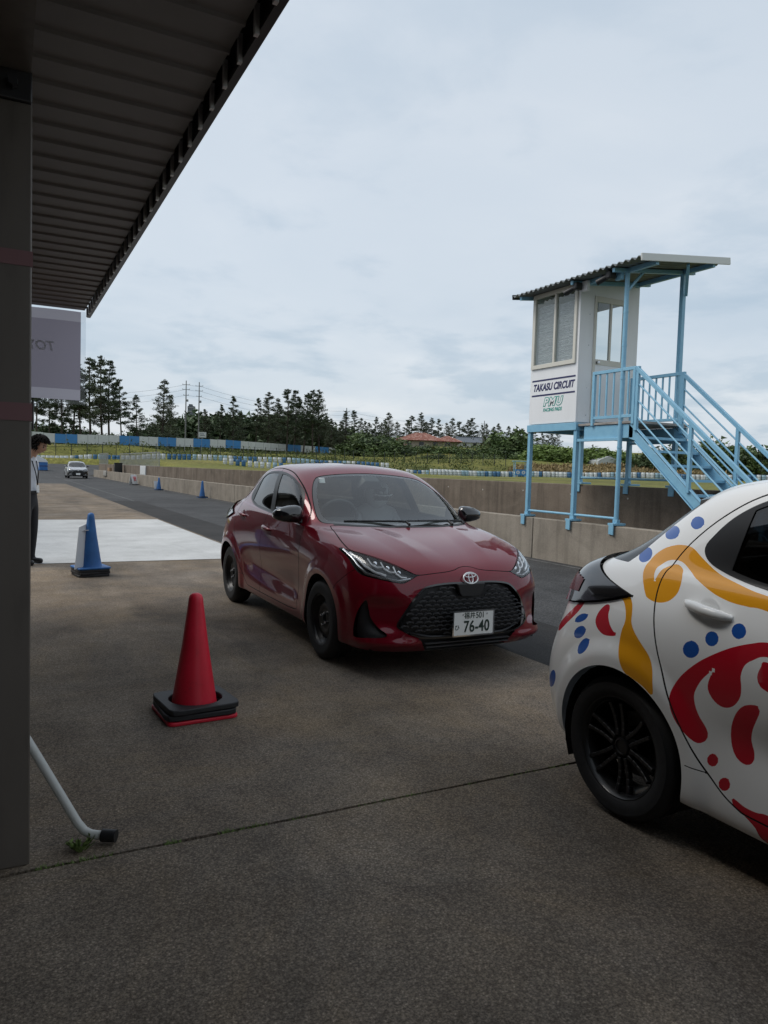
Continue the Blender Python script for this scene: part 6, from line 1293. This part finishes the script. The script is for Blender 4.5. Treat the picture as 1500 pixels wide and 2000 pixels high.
# ------------------------------------------------------------------ utility poles and wires
M_POLE = mat('concrete_pole', (.17, .17, .165), .8, vary=.1, scale=2); M_WIRE = mat('overhead_wire', (.06, .065, .07), .7)
PO = []
for px, tp, bs, d, lb in ((362, 744, 862, 185, 'left utility pole of the pair rising behind the hoarding'), (387.5, 747, 862, 188, 'right utility pole of the pair rising behind the hoarding'), (675, 797, 880, 216, 'utility pole at the right end of the hoarding'), (944, 822, 884, 235, 'distant utility pole behind the grey roofed house')):
    a, b = at(px, tp, d), at(px, bs, d); a = Vector((b.x, b.y, a.z)); u = empty('utility_pole', (b.x, b.y, b.z), math.radians(-25), lb, 'utility pole'); h = a.z-b.z
    MB().tube([(0, 0, -1), (0, 0, h)], [.19, .11], 10).build('shaft', M_POLE, u, smooth=60)
    for z, L in ((h-1.0, 1.9), (h-2.2, 1.9), (h-3.6, 1.3)):
        MB().bar((-L/2, 0, z), (L/2, 0, z), .10, .10).build('crossarm', M_GALV, u)
        for x in (-.45, .0, .45): MB().lathe([(.03, 0), (.07, .04), (.04, .10), (.07, .16), (.03, .24)], 8, 'z', (x*L, 0, z+.05)).build('insulator', M_PW, u)
    MB().lathe([(0, 0), (.24, .02), (.26, .5), (.1, .62), (0, .62)], 10, 'z', (.36, 0, h-5.2)).build('transformer', M_GALV, u, smooth=40)
    PO.append((Vector((b.x, b.y, b.z)), h))
def wire(a, b, sag, nm='overhead_wire', label=''):
    pts = [a.lerp(b, t)-Vector((0, 0, sag*4*t*(1-t))) for t in np.linspace(0, 1, 14)]; o = MB().tube(pts, .028, 4).build(nm, M_WIRE); return tag(o, label, 'wire', 'overhead wires between the utility poles')
offp = at(60, 760, 170); offr = at(1010, 845, 300)
for k, (dz, lb) in enumerate(((-1., 'top'), (-2.2, 'middle'), (-3.6, 'low'))):
    P = [p+Vector((0, 0, h+dz)) for p, h in PO]
    wire(offp+Vector((0, 0, dz)), P[0], 1.2, label=f'{lb} overhead wire running left from the pair of poles'); wire(P[0], P[1], .1, label=f'{lb} overhead wire linking the pair of poles'); wire(P[1], P[2], 1.6, label=f'{lb} overhead wire from the pair of poles to the pole at the hoarding end'); wire(P[2], P[3], 1.4, label=f'{lb} overhead wire running right from the pole at the hoarding end')
# ------------------------------------------------------------------ buildings beyond the trees
M_TILE = mat('red_roof_tile', (.27, .105, .075), .75, vary=.35, scale=2.2, detail=8); M_TILE2 = mat('pale_red_roof_tile', (.36, .19, .15), .75, vary=.3, scale=2.2); M_HWALL = mat('cream_render', (.34, .30, .24), .85, vary=.08, scale=1); M_SLATE = mat('grey_slate', (.10, .115, .135), .6, vary=.15, scale=1.5); M_WDARK = mat('dark_window', (.02, .022, .026), .15)
p = at(838, 871, 192); hs = empty('tiled_house', (p.x, p.y, p.z-.6), -YAW, 'low cream house with broad red tiled roof among shrubs', 'house')
MB().span((-7.6, 0, 0), (7.4, 8, 1.9)).build('wall', M_HWALL, hs)
for x in (-5.2, -2.0, 1.6, 4.8): w_ = MB().span((x-.6, -.05, .7), (x+.6, .02, 1.6)).build('window', M_WDARK, hs); MB().span((x-.68, -.08, .62), (x+.68, -.05, .70)).build('sill', M_PW, w_)
def hip(parent, x0, x1, y0, y1, z0, h, inset, nm):
    ra, rb2 = Vector((x0+inset, (y0+y1)/2, z0+h)), Vector((x1-inset, (y0+y1)/2, z0+h)); c = [Vector((x0, y0, z0)), Vector((x1, y0, z0)), Vector((x1, y1, z0)), Vector((x0, y1, z0))]
    o = MB().add([*c, ra, rb2], [(0, 1, 5, 4), (1, 2, 5), (2, 3, 4, 5), (3, 0, 4), (3, 2, 1, 0)]).build(nm, M_TILE, parent)
    rows_ = 7; rr2 = random.Random(int(x0*10))
    tiles = [MB(), MB()]
    for r in range(rows_):
        t0, t1 = r/rows_, (r+1.06)/rows_; L0, L1 = c[0].lerp(ra, t0), c[1].lerp(rb2, t0); U0, U1 = c[0].lerp(ra, t1), c[1].lerp(rb2, t1); n = int((L1-L0).length/.42)
        for k in range(n):
            q = [L0.lerp(L1, k/n), L0.lerp(L1, (k+.9)/n), U0.lerp(U1, (k+.9)/n), U0.lerp(U1, k/n)]; up_ = Vector((0, -.04, .07)); tiles[rr2.random() < .35].add([q[0]+up_*1.6, q[1]+up_*1.6, q[2]+up_, q[3]+up_], [(0, 1, 2, 3)])
    for t_, m_ in zip(tiles, (M_TILE, M_TILE2)): tag(t_.build('roof_tiles', m_, o, fix=False), kind='stuff')
    MB().tube([ra+Vector((0, 0, .1)), rb2+Vector((0, 0, .1))], .16, 6).build('ridge', M_TILE2, o); 
    for a, b in ((c[0], ra), (c[1], rb2)): MB().tube([a+Vector((0, 0, .08)), b+Vector((0, 0, .1))], .13, 6).build('hip_ridge', M_TILE2, o)
hip(hs, -8.6, 4.2, -1.0, 9, 1.9, 2.0, 5.0, 'roof'); hip(hs, 1.2, 8.4, -1.2, 8, 1.75, 1.5, 3.2, 'roof')
p = at(778, 872, 186); ls = empty('tiled_shed', (p.x, p.y, p.z-.3), -YAW, 'small pale red tiled lean-to left of the cream house', 'shed'); MB().span((-1.8, 0, -.3), (2, 3, .3)).build('wall', M_HWALL, ls); MB().prism([(-2.4, .3), (2.2, .3), (2.2, 1.0)], -.3, 3.2, 'y').build('roof', M_TILE2, ls)
p = at(916, 870, 205); gh = empty('grey_roofed_house', (p.x, p.y, p.z-.5), -YAW, 'house with plain grey roof right of the red tiled house', 'house'); MB().span((-2.6, 0, 0), (3.2, 6, 1.4)).build('wall', M_PW, gh); MB().prism([(-.6, 1.3), (3.2, 2.9), (7.0, 1.3)], -3.4, 3.8, 'x').build('roof', M_SLATE, gh); MB().span((-3.45, 3.0, 2.85), (3.85, 3.4, 3.05)).build('ridge', M_SLATE, gh)
for x in (-1.2, 1.6): MB().span((x-.5, -.05, .3), (x+.5, .02, 1.1)).build('window', M_WDARK, gh)
p = at(372, 812, 320); tk = empty('distant_tower_block', (p.x, p.y, p.z-4), -YAW, 'grey distant tower block showing between the two utility poles', 'building'); MB().span((-1.3, 0, -6), (1.3, 3, 8.2)).build('wall', M_SLATE, tk); MB().span((-.9, .3, 8.2), (.4, 2.4, 9.0)).build('roof_house', M_SLATE, tk)
for z in (4.6, 6.2, 7.8): MB().span((-1.35, -.15, z-.5), (1.35, 0, z-.15)).build('floor_band', M_GALV, tk)
p = at(395, 862, 176); nb_ = empty('notice_board', (p.x, p.y, p.z-.2), -YAW, 'small white notice board on a post behind the hoarding', 'sign'); MB().span((-.9, 0, 1.1), (.9, .08, 2.4)).build('board', M_PW, nb_); MB().span((-.05, .08, -.5), (.05, .16, 2.3)).build('post', M_GALV, nb_)
for k, z in enumerate((1.55, 1.9)): MB().span((-.6, -.012, z), (.6-.2*k, 0, z+.14)).build('grey_line', M_SLATE, nb_)
# marshal post with two number drums
p = at(1017, 919, 112); g0 = tz(p); mp_ = empty('marshal_post', (p.x, p.y, g0), -YAW, 'small blue marshal shelter with two round number signs beyond the barrels', 'shelter')
for x in (-.85, .85):
    for y in (0, 1.2): MB().span((x-.05, y-.05, -.2), (x+.05, y+.05, 2.35)).build('post', M_LBLUE, mp_)
MB().span((-1.1, -.3, 2.35), (1.1, 1.5, 2.45)).build('roof', M_LBLUE, mp_)
for x in (-.42, .42):
    bo = MB().span((x-.40, -.10, .25), (x+.40, -.06, 1.15)).build('blue_board', mat('board_blue', (.035, .17, .40), .5) if 'board_blue' not in MATS else MATS['board_blue'], mp_)
    MB().lathe([(0, -.012), (.27, -.012), (.27, 0)], 28, 'y', (x, -.10, .70)).build('white_disc', M_PW, bo); text_mesh('number', '6', .44, MATS['board_blue'], bo, (x, -.115, .70), (math.pi/2, 0, 0), bold=.012)
p = at(1190, 913, 158); gr_ = empty('greenhouse', (p.x, p.y, tz(p)), -YAW+.3, 'low pale greenhouse roof half hidden behind the dry bank', 'greenhouse'); MB().prism([(-2.6, 0), (2.6, 0), (2.6, .9), (0, 2.0), (-2.6, .9)], 0, 9, 'y').build('cover', mat('greenhouse_film', (.42, .44, .44), .4), gr_)
for y in (0, 3, 6, 9): MB().tube([(-2.65, y, 0), (-2.65, y, .92), (0, y, 2.04), (2.65, y, .92), (2.65, y, 0)], .05, 5).build('hoop', M_GALV, gr_)
